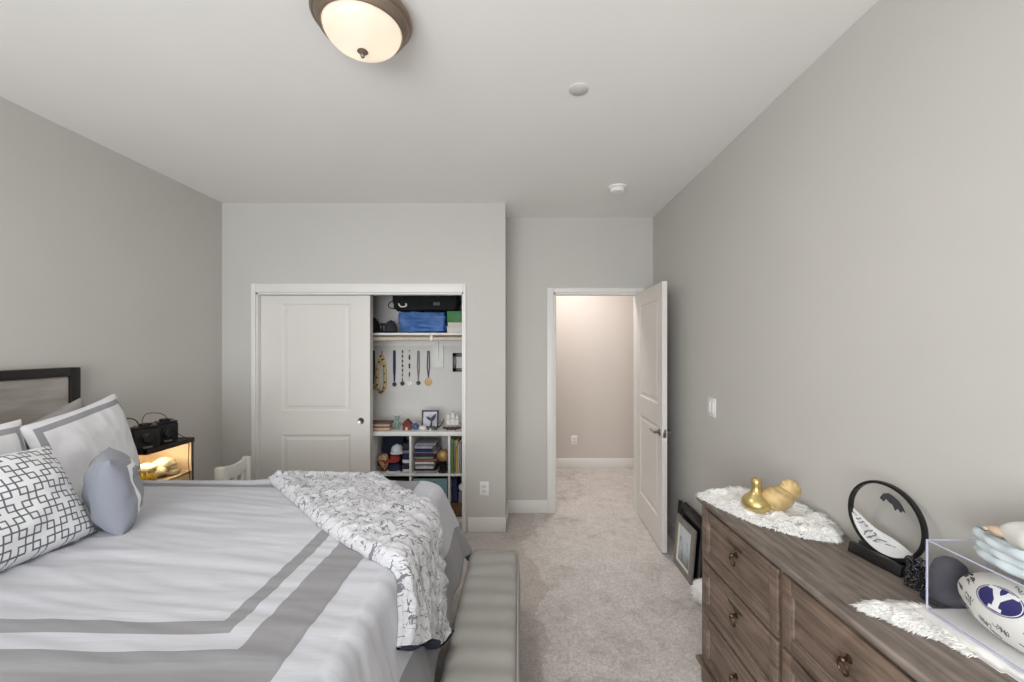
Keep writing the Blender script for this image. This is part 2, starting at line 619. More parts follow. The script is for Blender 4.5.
def duv(u, v, wob=1.0):
    cx = min(u, RX1 - RC)
    cy = max(RY0 + RC, min(RY1 - RC, v))
    dx, dy = max(0, u - cx), v - cy
    d = math.hypot(dx, dy)
    if d < 1e-9:
        nx, ny = 1.0, 0.0
    else:
        nx, ny = dx / d, dy / d
    t = d - RC if (dx > 0 or abs(dy) > 0) else -1
    wr = 0.0
    if wob:
        nz = noise.noise(Vector((u * 1.3, v * 13, 3.1)))
        n2 = noise.noise(Vector((u * 3.0 + 5, v * 22 + u * 4, 7.7)))
        n3 = noise.noise(Vector((u * 2.3, v * 2.6, 1.2)))
        wr = 0.0070 * nz + 0.0042 * (1 - abs(n2) * 2) + 0.011 * n3
    if t <= 0:
        edge = sst(-0.35, 0.0, t) if t > -0.35 else 0
        return Vector((u, v, ZT + wr * wob - 0.018 * edge * 0.3)), Vector((0, 0, 1))
    af = math.radians(72 if nx > 0.5 else 88) if abs(ny) < 0.999 else math.radians(88)
    if 0 < nx < 1 and abs(ny) > 0:
        k = nx * nx
        af = math.radians(88 - 16 * k - 14 * math.sin(PI * min(1.0, k)))
    a = min(t / RR, af)
    h = RR * math.sin(a)
    dr = RR * (1 - math.cos(a))
    ex = t - RR * af
    al = math.atan2(ny, nx) * 0.25 + (v if nx > 0.7 else u)
    if ex > 0:
        h += ex * math.cos(af)
        dr += ex * math.sin(af)
        h += 0.014 * sst(0.0, 0.3, ex) * math.sin(al * 19 + 1.0 + 2 * noise.noise(Vector((u * 2, v * 2, 0)))) * (0.55 if nx > 0.3 else 0.2)
    px = cx + nx * (RC + h)
    py = cy + ny * (RC + h)
    N = Vector((nx * math.sin(a), ny * math.sin(a), math.cos(a)))
    return Vector((px, py, ZT - dr)) + N * wr * wob * (1.0 if ex <= 0 else max(0.3, 1 - ex * 3)), N


def duvet_mat():
    n = NT('banded_duvet_cotton')
    uvn = n.node('ShaderNodeUVMap')
    x, y, _ = n.sep(uvn.outputs[0])
    a = n.math('SUBTRACT', x, -0.80)
    b = n.math('SUBTRACT', n.math('ABSOLUTE', n.math('SUBTRACT', y, 1.668)), 0.542)
    e = n.math('MAXIMUM', a, b)
    white, grey = lin(189, 190, 197), lin(136, 135, 138)
    r = n.ramp(n.math('ADD', e, 0.1), [(0.0, white), (0.1, grey), (0.15, white), (0.213, grey), (0.345, white), (0.705, grey)], 'CONSTANT')
    f = n.noise(n.coord('Object', (1, 1, 1)), 400, 2)
    n.base(n.mix(n.math('MULTIPLY', f, 0.06), r, (0.3, 0.3, 0.3, 1)))
    n.set(0.8, 0, 0.25, 0.15)
    wv = n.noise(n.coord('Object', (1.2, 10, 1)), 6, 4, 0.55, 0.4)
    n.bump(wv, 0.16, 0.012)
    return n.m


U0, U1, V0, V1 = -2.36, -0.025, 0.45, 2.66
m = MB()
m.grid(lambda a, b: duv(U0 + (U1 - U0) * a, V0 + (V1 - V0) * b)[0], 210, 210,
       uvfn=lambda a, b: (U0 + (U1 - U0) * a, V0 + (V1 - V0) * b))
du = m.build('duvet', duvet_mat(), smooth=180)
so = du.modifiers.new('thickness', 'SOLIDIFY')
so.thickness = 0.018
so.offset = -1
tag(du, 'white duvet with concentric grey bands spread over the bed', 'duvet')

# throw laid diagonally across the foot of the bed
def throw_mat():
    n = NT('puckered_throw_print')
    uvn = n.node('ShaderNodeUVMap')

    def streak(scale, rot, sc, off):
        mp = n.node('ShaderNodeMapping')
        mp.inputs['Scale'].default_value = scale
        mp.inputs['Rotation'].default_value = (0, 0, rot)
        mp.inputs['Location'].default_value = (off, off * 0.7, 0)
        n.link(uvn.outputs[0], mp.inputs[0])
        a = n.noise(mp.outputs[0], sc, 3, 0.6, 0.7)
        line = n.math('LESS_THAN', n.math('ABSOLUTE', n.math('SUBTRACT', a, 0.5)), 0.0165)
        mask = n.math('GREATER_THAN', n.noise(mp.outputs[0], sc * 1.7, 2, 0.5, 0.3), 0.50)
        return n.math('MULTIPLY', line, mask)
    s1 = streak((1, 2.4, 1), 0.7, 9, 0)
    s2 = streak((2.2, 1, 1), 0.2, 10, 4.2)
    s = n.math('MAXIMUM', s1, s2)
    blot = n.math('MULTIPLY', n.math('GREATER_THAN', n.noise(uvn.outputs[0], 55, 2), 0.62), 0.5)
    s = n.math('MAXIMUM', s, n.math('MULTIPLY', blot, s1))
    n.base(n.mix(n.math('MULTIPLY', s, 0.8), lin(199, 199, 203), lin(76, 76, 86)))
    n.set(0.9, 0, 0.2, 0.3)
    n.bump(n.noise(uvn.outputs[0], 42, 4, 0.6, 0.6), 0.8, 0.016)
    return n.m


PD, QD = Vector((0.685, -0.728)), Vector((0.728, 0.685))
BENCH_Z = 0.44


def throw_pos(p, q, lift):
    e = min(q, 0.47 - q)
    q = q + 0.085 * sst(0.85, 1.65, p) * (1 - q / 0.47)
    u = -1.45 + PD.x * p + QD.x * q
    v = 2.37 + PD.y * p + QD.y * q
    P, N = duv(u, v)
    pk = noise.noise(Vector((p * 26, q * 7, 2.2)))
    pk2 = noise.noise(Vector((p * 9, q * 22, 8.2)))
    pk3 = noise.noise(Vector((p * 45, q * 40, 4.2)))
    ed = sst(0.0, 0.035, e)
    P = P + N * (lift * (0.35 + 0.65 * ed) + (0.013 * pk + 0.008 * pk2 + 0.005 * pk3) * (lift > 0.012) * ed)
    lim = BENCH_Z + 0.010 + lift
    if P.z < lim:
        ov = lim - P.z
        P = Vector((P.x + ov * 0.6, P.y, lim))
    return P


P0, P1, QW = -0.28, 1.60, 0.47


def pend(q):
    return P1 + 0.035 - 0.15 * q + 0.008 * math.sin(q * 25)


m = MB()
m.grid(lambda a, b: throw_pos(P0 + (pend(b * QW) - P0) * a, b * QW, 0.044), 230, 60,
       uvfn=lambda a, b: (P0 + (P1 - P0) * a, b * QW))
m.grid(lambda a, b: throw_pos(P0 + (pend(b * QW) - P0) * a, b * QW, 0.006), 230, 60,
       uvfn=lambda a, b: (P0 + (P1 - P0) * a, b * QW))
for b in (0.0, QW):
    m.grid(lambda a, c: throw_pos(P0 + (pend(b) - P0) * a, b, 0.006 + 0.038 * c), 230, 2, uvfn=lambda a, c: (P0 + (P1 - P0) * a, b))
tb = m.build('throw_blanket', throw_mat(), smooth=180)
tag(tb, 'puffy white throw with dark scribble print laid diagonally across the bed foot', 'throw')
M_navy = plain('navy_lining', (34, 36, 52), 0.85, var=0.15, vscale=20)
m = MB()
m.grid(lambda a, c: throw_pos(pend(a * QW) + 0.004 + 0.006 * math.sin(c * PI), a * QW, 0.002 + 0.050 * c + 0.004 * math.sin(a * 17)), 60, 6)
m.grid(lambda a, c: throw_pos(pend(a * QW) - 0.03 + 0.034 * c, a * QW, 0.004), 60, 4)
lo = m.build('hem_lining', M_navy, tb, smooth=180)
lo['label'] = 'navy lining showing at the hem'

# ------------------------------------------------------------------ pillows
def pillow_mesh(w, h, t, flange=0.0, n=44, pinch=0.05, seed=0, power=2.6):
    m = MB()

    def pt(a, b, s):
        x, y = a * 2 - 1, b * 2 - 1
        k = (1 - abs(x) ** power) * (1 - abs(y) ** power)
        z = s * (t / 2) * (max(k, 0) ** 0.55)
        px = w / 2 * x * (1 - pinch * (1 - y * y) * abs(x) ** 3)
        py = h / 2 * y * (1 - pinch * (1 - x * x) * abs(y) ** 3)
        wv = noise.noise(Vector((x * 2.1 + seed, y * 2.1, s * 2 + seed)))
        w2 = noise.noise(Vector((x * 7 + seed, y * 3, s * 5)))
        z += s * (0.10 * wv + 0.04 * w2) * t * max(k, 0) ** 0.5
        z += (0.008 * math.sin(3 * x + seed) * (y * y)) * (0 if k > 0 else 1)
        return Vector((px, py, z))
    m.grid(lambda a, b: pt(a, b, 1), n, n)
    m.grid(lambda a, b: pt(a, b, -1), n, n)
    if flange:
        def rim(a, c):
            ang = a * 4
            k = int(ang) % 4
            f = ang - int(ang)
            e = [(f, 0), (1, f), (1 - f, 1), (0, 1 - f)][k]
            p = pt(e[0], e[1], 1)
            o = Vector(((e[0] * 2 - 1), (e[1] * 2 - 1), 0))
            o = Vector((math.copysign(1, o.x) if abs(o.x) > 0.999 else o.x, math.copysign(1, o.y) if abs(o.y) > 0.999 else o.y, 0))
            sx = 1 + flange * 2 / w
            sy = 1 + flange * 2 / h
            q = Vector((p.x * (1 + (sx - 1) * c), p.y * (1 + (sy - 1) * c), p.z + 0.006 * math.sin(a * 60) * c))
            return q
        m.grid(rim, 120, 2)
    bmesh.ops.remove_doubles(m.bm, verts=list(m.bm.verts), dist=0.0004)
    return m


def place_pillow(m, name, mats, c, W, U, label, cat='pillow', solid=False):
    Wv = Vector(W).normalized()
    Uv = Vector(U)
    Uv = (Uv - Wv * Uv.dot(Wv)).normalized()
    Nv = Wv.cross(Uv)
    M = Matrix(((Wv.x, Uv.x, Nv.x, c[0]), (Wv.y, Uv.y, Nv.y, c[1]), (Wv.z, Uv.z, Nv.z, c[2]), (0, 0, 0, 1)))
    o = m.build(name, mats, smooth=60, origin=(0, 0, 0))
    o.matrix_basis = M
    return tag(o, label, cat)


def sham_mat(w, h):
    n = NT('banded_sham_cotton')
    x, y, z = n.sep(n.coord('Object'))
    e = n.math('MINIMUM', n.math('SUBTRACT', w / 2, n.math('ABSOLUTE', x)), n.math('SUBTRACT', h / 2, n.math('ABSOLUTE', y)))
    white, grey = lin(226, 226, 229), lin(152, 152, 157)
    band = n.math('MULTIPLY', n.math('GREATER_THAN', e, 0.028), n.math('LESS_THAN', e, 0.052))
    back = n.math('LESS_THAN', z, -0.004)
    n.base(n.mix(n.math('MAXIMUM', band, back), white, grey))
    n.set(0.82, 0, 0.25, 0.15)
    n.bump(n.noise(n.coord('Object'), 9, 4, 0.6, 0.5), 0.3, 0.02)
    return n.m


SW, SH = 0.56, 0.46
sm = sham_mat(SW, SH)
place_pillow(pillow_mesh(SW, SH, 0.15, 0.0, seed=1, pinch=0.06), 'pillow_sham', sm, (-2.085, 2.022, 1.035), (-0.14, 0.59, 0.085), (-0.18, 0.0, 0.95),
             'white pillow sham with grey band, propped nearest the terrarium', 'pillow')
place_pillow(pillow_mesh(SW, SH, 0.14, 0.0, seed=4, pinch=0.06), 'pillow_sham', sm, (-2.025, 1.470, 1.010), (-0.03, 0.59, 0.02), (-0.20, 0.0, 0.95),
             'white pillow sham with grey band at the left picture edge, behind the geometric pillow', 'pillow')
M_grey = plain('grey_linen', (148, 147, 152), 0.9, var=0.06, vscale=30, bump=0.35, bscale=160, sheen=0.2)
M_taupe = plain('taupe_cotton', (158, 153, 152), 0.9, var=0.06, vscale=20, bump=0.3, bscale=120)
place_pillow(pillow_mesh(0.46, 0.37, 0.12, seed=9), 'bed_pillow', M_taupe, (-2.275, 2.028, 1.030), (0, 0.94, 0.34), (-0.10, -0.34, 0.94),
             'plain taupe pillow tilted behind the banded sham, against the headboard', 'pillow')
place_pillow(pillow_mesh(0.54, 0.48, 0.13, seed=13), 'bed_pillow', M_grey, (-2.205, 1.475, 1.045), (0, 1, 0.0), (-0.12, 0, 1),
             'plain grey pillow at the left picture edge, behind the near sham', 'pillow')


def lattice_mat():
    n = NT('interlocking_square_print')
    x, y, _ = n.sep(n.coord('Object', (1, 1, 1)))
    u = 0.046

    def fam(off):
        def ax(c):
            q = n.math('DIVIDE', c, u)
            q = n.math('ADD', q, off + 100.0)
            q = n.math('SUBTRACT', n.math('MODULO', q, 2.0), 1.0)
            return n.math('ABSOLUTE', q)
        d = n.math('MAXIMUM', ax(x), ax(y))
        return n.math('LESS_THAN', n.math('ABSOLUTE', n.math('SUBTRACT', d, 0.745)), 0.058)
    ln = n.math('MAXIMUM', fam(0.0), fam(1.0))
    n.base(n.mix(ln, lin(228, 229, 232), lin(98, 100, 106)))
    n.set(0.85, 0, 0.25, 0.15)
    n.bump(n.noise(n.coord('Object'), 10, 4, 0.6), 0.3, 0.015)
    return n.m


place_pillow(pillow_mesh(0.90, 0.40, 0.21, seed=21, pinch=0.05, power=3.2), 'lumbar_pillow', lattice_mat(), (-1.775, 1.215, 0.988), (0.0, 1, -0.01), (-0.20, 0.03, 0.36),
             'long white pillow printed with grey interlocking squares', 'pillow')


def framed_mat(w, h):
    n = NT('grey_pillow_white_frame')
    x, y, z = n.sep(n.coord('Object'))
    e = n.math('MINIMUM', n.math('SUBTRACT', w / 2, n.math('ABSOLUTE', x)), n.math('SUBTRACT', h / 2, n.math('ABSOLUTE', y)))
    band = n.math('MULTIPLY', n.math('MULTIPLY', n.math('GREATER_THAN', e, 0.062), n.math('LESS_THAN', e, 0.080)), n.math('GREATER_THAN', z, 0.0))
    n.base(n.mix(band, lin(134, 137, 147), lin(222, 222, 222)))
    n.set(0.9, 0, 0.2, 0.2)
    n.bump(n.noise(n.coord('Object'), 160, 3), 0.35, 0.004)
    return n.m


gp = place_pillow(pillow_mesh(0.32, 0.31, 0.16, seed=30, pinch=0.04, power=3.0), 'throw_pillow', framed_mat(0.34, 0.34), (-1.690, 1.735, 0.952), (-0.70, 0.71, 0.0), (-0.12, -0.06, 1),
                  'small square grey pillow with a white frame line, standing on the duvet', 'pillow')

# ------------------------------------------------------------------ bench at the foot of the bed
def leather():
    n = NT('grey_leatherette')
    v = n.coord('Object')
    f = n.noise(v, 3, 3)
    n.base(n.ramp(f, [(0.3, lin(146, 143, 139)), (0.7, lin(160, 157, 153))])).set(0.48, 0, 0.4)
    n.bump(n.noise(v, 300, 3), 0.15, 0.002)
    return n.m


bn = thing('bench', 'long grey upholstered bench at the foot of the bed', 'bench', (-0.14, 1.5, 0))
BX0, BX1, BY0, BY1 = -0.283, 0.002, 0.68, 2.300
ML = leather()


def cushion_pt(a, b):
    # superellipse section swept along y, with soft sewn channels
    y = BY0 + (BY1 - BY0) * b
    ang = 2 * PI * a
    ca, sa = math.cos(ang), math.sin(ang)
    p = 0.32
    hx, hz = (BX1 - BX0) / 2, 0.15
    x = math.copysign(abs(ca) ** p, ca)
    z = math.copysign(abs(sa) ** p, sa)
    e = min(b, 1 - b) * (BY1 - BY0)
    k = 1 - 0.16 * (1 - sst(0, 0.05, e)) ** 2
    rip = 0.0030 * math.sin((y - BY0) * 2 * PI / 0.115 + 0.8 * noise.noise(Vector((x * 1.5, y * 3, 0)))) * (1 if z > 0.3 else 0.3) + 0.005 * noise.noise(Vector((x * 2, y * 4, 5)))
    return Vector(((BX0 + BX1) / 2 + hx * x * k * (1 - 0.03 * (z > 0)), y, 0.29 + hz * z * k + rip))


m = MB()
m.grid(cushion_pt, 64, 160, closed_u=True)
for b in (0.0, 1.0):
    ring = [m.bm.verts.new(cushion_pt(i / 64, b)) for i in range(64)]
    m.bm.faces.new(ring)
bmesh.ops.remove_doubles(m.bm, verts=list(m.bm.verts), dist=0.0004)
cu = m.build('cushion', ML, bn, smooth=60)
m = MB()
zt = 0.29 + 0.135
m.tube([(BX1 - 0.012, BY0 + 0.03, zt), (BX1 - 0.010, (BY0 + BY1) / 2, zt), (BX1 - 0.012, BY1 - 0.03, zt), (BX1 - 0.03, BY1 - 0.010, zt), (BX0 + 0.03, BY1 - 0.010, zt)], 0.004, 8)
m.build('piping', ML, cu)
MB().box(BX0 + 0.015, BX1 - 0.015, BY0 + 0.02, BY1 - 0.02, 0.10, 0.16, 0.006).build('base_rail', M_espresso, bn)
for x in (BX0 + 0.05, BX1 - 0.05):
    for y in (BY0 + 0.09, BY1 - 0.09):
        MB().cyl((x, y, 0), (x, y, 0.11), 0.016, 0.024).build('leg', M_espresso, bn)

# ------------------------------------------------------------------ dresser
def wood(name, dark, light, axis=0, sc=3.0):
    n = NT(name)
    st = [14, 14, 14]
    st[axis] = 1.0
    v = n.coord('Object', tuple(st))
    a = n.noise(v, sc, 5, 0.62, 0.5)
    knot = n.noise(n.coord('Object', (2.2, 5, 5)), 2.4, 3, 0.5, 1.5)
    f = n.math('ADD', n.math('MULTIPLY', a, 0.7), n.math('MULTIPLY', knot, 0.3))
    mid = tuple((p + q) / 2 for p, q in zip(lin(*dark), lin(*light)))
    n.base(n.ramp(f, [(0.34, lin(*dark)), (0.5, mid), (0.66, lin(*light))]))
    n.set(0.5, 0, 0.35)
    n.bump(a, 0.12, 0.003)
    return n.m


M_wood = wood('weathered_walnut', (76, 63, 55), (142, 121, 106))
M_woodv = wood('weathered_walnut_upright', (84, 71, 62), (128, 110, 98), axis=2)
M_top = wood('weathered_walnut_top', (86, 77, 71), (146, 134, 125))
M_bead = wood('worn_grey_bead', (96, 84, 76), (138, 127, 118))
M_carve = wood('dark_carved_walnut', (56, 44, 38), (84, 70, 60))  # carving colour darkened to stand in for shade in its cut
M_pull = plain('antique_bronze', (88, 70, 54), 0.35, 0.9, var=0.2, vscale=60)
TILT = 0.0253
dr = thing('dresser', 'dark brown wooden dresser with ring-pull drawers along the right wall', 'dresser', (0.830, 1.967, 0), -PI / 2 + TILT)
DL, DD, DZ = 1.20, 0.362, 0.847
m = MB()
m.box(0.035, DL - 0.035, 0.022, DD - 0.002, 0.10, DZ - 0.028)
for x in (0.035, 0.592, DL - 0.075):
    wd = 0.02 if x == 0.592 else 0.04
    m.box(x, x + wd, 0.012, 0.03, 0.10, DZ - 0.028, 0.002)
for z in (0.10, 0.342, 0.578):
    m.box(0.04, DL - 0.04, 0.016, 0.03, z - 0.006, z + 0.008)
m.build('carcass', M_woodv, dr, local=True)
m = MB()
m.box(0.0, DL, 0.0, DD, DZ - 0.020, DZ, 0.005, 3)
m.box(0.014, DL - 0.014, 0.008, DD, DZ - 0.030, DZ - 0.019, 0.004)
m.build('dresser_top', M_top, dr, local=True)
m = MB()
m.box(0.0, DL, -0.004, DD - 0.003, 0.082, 0.098, 0.005, 3)
m.box(0.012, DL - 0.012, 0.004, DD - 0.003, 0.070, 0.083, 0.004)
foot = [(0.03, 0), (0.13, 0), (0.14, 0.03), (0.19, 0.05), (0.30, 0.055), (DL - 0.30, 0.055), (DL - 0.19, 0.05), (DL - 0.14, 0.03), (DL - 0.13, 0), (DL - 0.03, 0), (DL - 0.03, 0.075), (0.03, 0.075)]
m.prism(foot, 0.022, M=Matrix(((1, 0, 0, 0), (0, 0, 1, 0.012), (0, 1, 0, 0), (0, 0, 0, 1))))
m.box(0.03, 0.05, 0.03, DD - 0.01, 0, 0.075).box(DL - 0.05, DL - 0.03, 0.03, DD - 0.01, 0, 0.075)
m.build('plinth', M_wood, dr, local=True)
RXZ = Matrix(((1, 0, 0, 0), (0, 0, 1, 0), (0, 1, 0, 0), (0, 0, 0, 1)))


def drawer(x0, x1, z0, z1, carve):
    y0 = 0.004
    fw = 0.042
    m = MB()
    m.box(x0, x1, y0 + 0.010, 0.022, z0, z1)
    m.box(x0, x0 + fw, y0, y0 + 0.012, z0, z1, 0.003).box(x1 - fw, x1, y0, y0 + 0.012, z0, z1, 0.003)
    m.box(x0 + fw, x1 - fw, y0, y0 + 0.012, z0, z0 + fw, 0.003).box(x0 + fw, x1 - fw, y0, y0 + 0.012, z1 - fw, z1, 0.003)
    d = m.build('drawer', M_wood, dr, local=True)
    xi0, xi1, zi0, zi1 = x0 + fw, x1 - fw, z0 + fw, z1 - fw
    m = MB()
    b = 0.007
    for xa, xb, za, zb in ((xi0, xi0 + b, zi0, zi1), (xi1 - b, xi1, zi0, zi1), (xi0, xi1, zi0, zi0 + b), (xi0, xi1, zi1 - b, zi1)):
        m.box(xa, xb, y0 + 0.003, y0 + 0.012, za, zb, 0.003)
    m.build('moulding', M_bead, d, local=True)
    xc = (x0 + x1) / 2
    if carve:
        w = 0.065
        pts = [(xc - w, zi1), (xc - w * 0.8, zi1 - 0.004), (xc - w * 0.55, zi1 - 0.018), (xc - w * 0.3, zi1 - 0.014), (xc, zi1 - 0.026), (xc + w * 0.3, zi1 - 0.014), (xc + w * 0.55, zi1 - 0.018), (xc + w * 0.8, zi1 - 0.004), (xc + w, zi1)]
        MB().prism(pts, 0.011, M=Matrix.Translation((0, y0 + 0.001, 0)) @ RXZ, bev=0.0015).build('carving', M_carve, d, local=True)
    zc = (z0 + z1) / 2 + 0.012
    m = MB()
    m.lathe([(0, 0), (0.011, 0), (0.011, 0.003), (0.006, 0.006), (0.006, 0.016), (0.009, 0.020), (0.006, 0.026), (0, 0.027)], seg=18,
            M=Matrix.Translation((xc, y0 + 0.010, zc + 0.016)) @ Matrix.Rotation(PI / 2, 4, 'X'))
    ring = []
    for k in range(28):
        a = 2 * PI * k / 28
        ring.append((xc + 0.017 * math.sin(a), y0 - 0.008 - 0.003 * math.cos(a), zc - 0.004 + 0.020 * math.cos(a)))
    m.tube(ring, 0.0032, 8, closed=True)
    m.build('ring_pull', M_pull, d, local=True)['label'] = 'antique bronze ring pull'


for (x0, x1) in ((0.062, 0.590), (0.614, 1.128)):
    for i, (z0, z1) in enumerate(((0.585, 0.812), (0.350, 0.572), (0.108, 0.336))):
        drawer(x0, x1, z0, z1, not (i == 0 and x0 > 0.3) and i < 2)

# ------------------------------------------------------------------ white furs
def fur_mat():
    n = NT('white_sheepskin')
    f = n.noise(n.coord('Object'), 30, 3)
    n.base(n.ramp(f, [(0.3, lin(244, 241, 236)), (0.7, lin(252, 251, 248))])).set(0.9, 0, 0.15, 0.4)
    return n.m


M_fur = fur_mat()


def seg_dist(p, a, b):
    ab = (b[0] - a[0], b[1] - a[1])
    t = max(0, min(1, ((p[0] - a[0]) * ab[0] + (p[1] - a[1]) * ab[1]) / (ab[0] ** 2 + ab[1] ** 2 + 1e-12)))
    return math.hypot(p[0] - a[0] - t * ab[0], p[1] - a[1] - t * ab[1])


def inside(p, poly):
    r = False
    j = len(poly) - 1
    for i in range(len(poly)):
        if (poly[i][1] > p[1]) != (poly[j][1] > p[1]) and p[0] < (poly[j][0] - poly[i][0]) * (p[1] - poly[i][1]) / (poly[j][1] - poly[i][1]) + poly[i][0]:
            r = not r
        j = i
    return r


def fur(name, poly, z0, th, count, label, seed, flat=None, xmax=1.232):
    rnd = random.Random(seed)
    # smooth the outline a little and roughen it
    pts = []
    n = len(poly)
    for i in range(n):
        a, b = poly[i], poly[(i + 1) % n]
        k = max(2, int(math.hypot(b[0] - a[0], b[1] - a[1]) / 0.012))
        for j in range(k):
            t = j / k
            x, y = a[0] + (b[0] - a[0]) * t, a[1] + (b[1] - a[1]) * t
            q = 0.007 * noise.noise(Vector((x * 40, y * 40, seed)))
            pts.append((x + q, y - q))
    xs, ys = [p[0] for p in pts], [p[1] for p in pts]
    xa, xb, ya, yb = min(xs), max(xs), min(ys), max(ys)

    def ht(x, y):
        d = min(seg_dist((x, y), pts[i], pts[(i + 1) % len(pts)]) for i in range(0, len(pts)))
        h = th * (1 - math.exp(-d / 0.014)) * (0.72 + 0.55 * noise.noise(Vector((x * 16, y * 16, seed + 2.0))) + 0.25 * noise.noise(Vector((x * 42, y * 42, seed))))
        if flat and flat[0] < x < flat[1] and flat[2] < y < flat[3]:
            h = min(h, flat[4])
        return max(h, 0.0025)
    m = MB()
    st = 0.011
    nx, ny = int((xb - xa) / st) + 2, int((yb - ya) / st) + 2
    V = {}

    def vert(i, j, top):
        k = (i, j, top)
        if k not in V:
            x, y = xa + i * st, ya + j * st
            V[k] = m.bm.verts.new((min(x, xmax), y, z0 + (ht(x, y) if top else 0.0006)))
        return V[k]
    cells = {(i, j) for i in range(nx) for j in range(ny) if inside((xa + (i + .5) * st, ya + (j + .5) * st), pts)}
    for i, j in cells:
        m.bm.faces.new([vert(i, j, 1), vert(i + 1, j, 1), vert(i + 1, j + 1, 1), vert(i, j + 1, 1)])
        m.bm.faces.new([vert(i, j, 0), vert(i, j + 1, 0), vert(i + 1, j + 1, 0), vert(i + 1, j, 0)])
        for (di, dj, e) in ((-1, 0, ((0, 0), (0, 1))), (1, 0, ((1, 1), (1, 0))), (0, -1, ((1, 0), (0, 0))), (0, 1, ((0, 1), (1, 1)))):
            if (i + di, j + dj) not in cells:
                (a, b), (c, d) = e
                m.bm.faces.new([vert(i + a, j + b, 1), vert(i + a, j + b, 0), vert(i + c, j + d, 0), vert(i + c, j + d, 1)])
    cx, cy = sum(xs) / len(xs), sum(ys) / len(ys)
    done = 0
    tries = 0
    while done < count and tries < count * 6:
        tries += 1
        if rnd.random() < 0.35:
            p = rnd.choice(pts)
            x, y = p[0] + rnd.uniform(-0.012, 0.012), p[1] + rnd.uniform(-0.012, 0.012)
        else:
            x, y = rnd.uniform(xa, xb), rnd.uniform(ya, yb)
        if not inside((x, y), pts):
            continue
        if flat and flat[0] < x < flat[1] and flat[2] < y < flat[3]:
            continue
        h = ht(x, y)
        a = math.atan2(y - cy, x - cx) + 1.2 * noise.noise(Vector((x * 14, y * 14, 9 + seed))) + rnd.uniform(-0.5, 0.5)
        L = rnd.uniform(0.014, 0.030)
        b = Vector((x, y, z0 + max(h - 0.004, 0.001)))
        dv = Vector((math.cos(a), math.sin(a), 0))
        tip = b + dv * L + Vector((0, 0, rnd.uniform(-0.002, 0.008)))
        tip.z = max(tip.z, z0 + 0.001)
        midp = b + dv * L * 0.45 + Vector((0, 0, 0.005))
        if tip.x > xmax or midp.x > xmax:
            continue
        r = rnd.uniform(0.0018, 0.0034)
        side = Vector((-dv.y, dv.x, 0)) * r
        up = Vector((0, 0, r))
        A = [m.bm.verts.new(b + side), m.bm.verts.new(b - side), m.bm.verts.new(b + up * 1.5)]
        B = [m.bm.verts.new(midp + side * 0.8), m.bm.verts.new(midp - side * 0.8), m.bm.verts.new(midp + up)]
        T = m.bm.verts.new(tip)
        for k in range(3):
            k2 = (k + 1) % 3
            m.bm.faces.new([A[k], A[k2], B[k2], B[k]])
            m.bm.faces.new([B[k], B[k2], T])
        done += 1
    o = m.build(name, M_fur, smooth=180, recalc=False)
    return tag(o, label, 'fur')


ZD = 0.8475
fur('fur_throw', [(0.836, 1.945), (0.90, 1.975), (0.99, 1.985), (1.10, 1.978), (1.205, 1.972), (1.215, 1.80), (1.222, 1.615), (1.17, 1.545), (1.125, 1.490), (1.07, 1.505), (1.00, 1.565), (0.93, 1.645), (0.892, 1.735), (0.858, 1.83), (0.842, 1.90)],
    ZD, 0.040, 6000, 'white fluffy fur on the far end of the dresser under the gold bird', 3)
fur('fur_throw', [(0.915, 1.115), (0.955, 1.135), (0.985, 1.115), (1.02, 1.125), (1.06, 1.118), (1.10, 1.098), (1.17, 1.096), (1.21, 1.085), (1.21, 0.85), (1.10, 0.84), (1.045, 0.86), (1.025, 0.95), (1.00, 1.00), (0.955, 1.045), (0.925, 1.085)],
    ZD, 0.024, 4200, 'white fluffy fur spread under the clear display case', 5, flat=(1.03, 1.22, 0.6, 1.10, 0.012))

# ------------------------------------------------------------------ gold bird
M_gold = plain('polished_gold', (204, 182, 122), 0.34, 0.85, var=0.1, vscale=20)
M_goldrib = plain('matte_gold', (196, 170, 122), 0.6, 0.5, var=0.12, vscale=40)
gb = thing('bird_figurine', 'gold bird figurine with a plump polished breast, sitting on white fur', 'figurine', (0.985, 1.70, ZD + 0.024))
gx, gy, gz = 0.972, 1.715, ZD + 0.026
BM_ = Matrix.Rotation(math.radians(38), 4, 'Z')
m = MB()
prof = [(0.0, 0.0), (0.030, 0.001), (0.048, 0.010), (0.057, 0.026), (0.055, 0.042), (0.044, 0.057), (0.028, 0.070), (0.021, 0.080), (0.018, 0.092), (0.0185, 0.104), (0.021, 0.116), (0.019, 0.128), (0.011, 0.136), (0.0, 0.139)]
m.lathe(prof, (gx, gy, gz), seg=36)
m.build('breast_and_head', M_gold, gb, smooth=180)
fw = Vector((0.86, -0.30, 0)).normalized()


def wing_fn(v):
    return 1 + 0.035 * math.sin(14 * v.x + 10 * v.z)


Mw = frame_M((0, 0, 0), fw + Vector((0, 0, 0.25)), (0, 0, 1))
m = MB()
m.ball((gx + 0.066, gy - 0.023, gz + 0.058), (0.066, 0.042, 0.050), 40, 24, M=Mw, fn=wing_fn)
m.build('wing', M_goldrib, gb, smooth=180)['label'] = 'matte ribbed gold wing'
m = MB()
c = Vector((gx + 0.112, gy - 0.040, gz + 0.098))
m.ball(c, (0.040, 0.016, 0.042), 40, 22, M=frame_M((0, 0, 0), fw, (0.2, 0, 1)), fn=lambda v: 1 + 0.05 * math.sin(9 * math.atan2(v.z, v.x)))
m.build('tail', M_goldrib, gb, smooth=180)['label'] = 'fanned gold tail feathers'

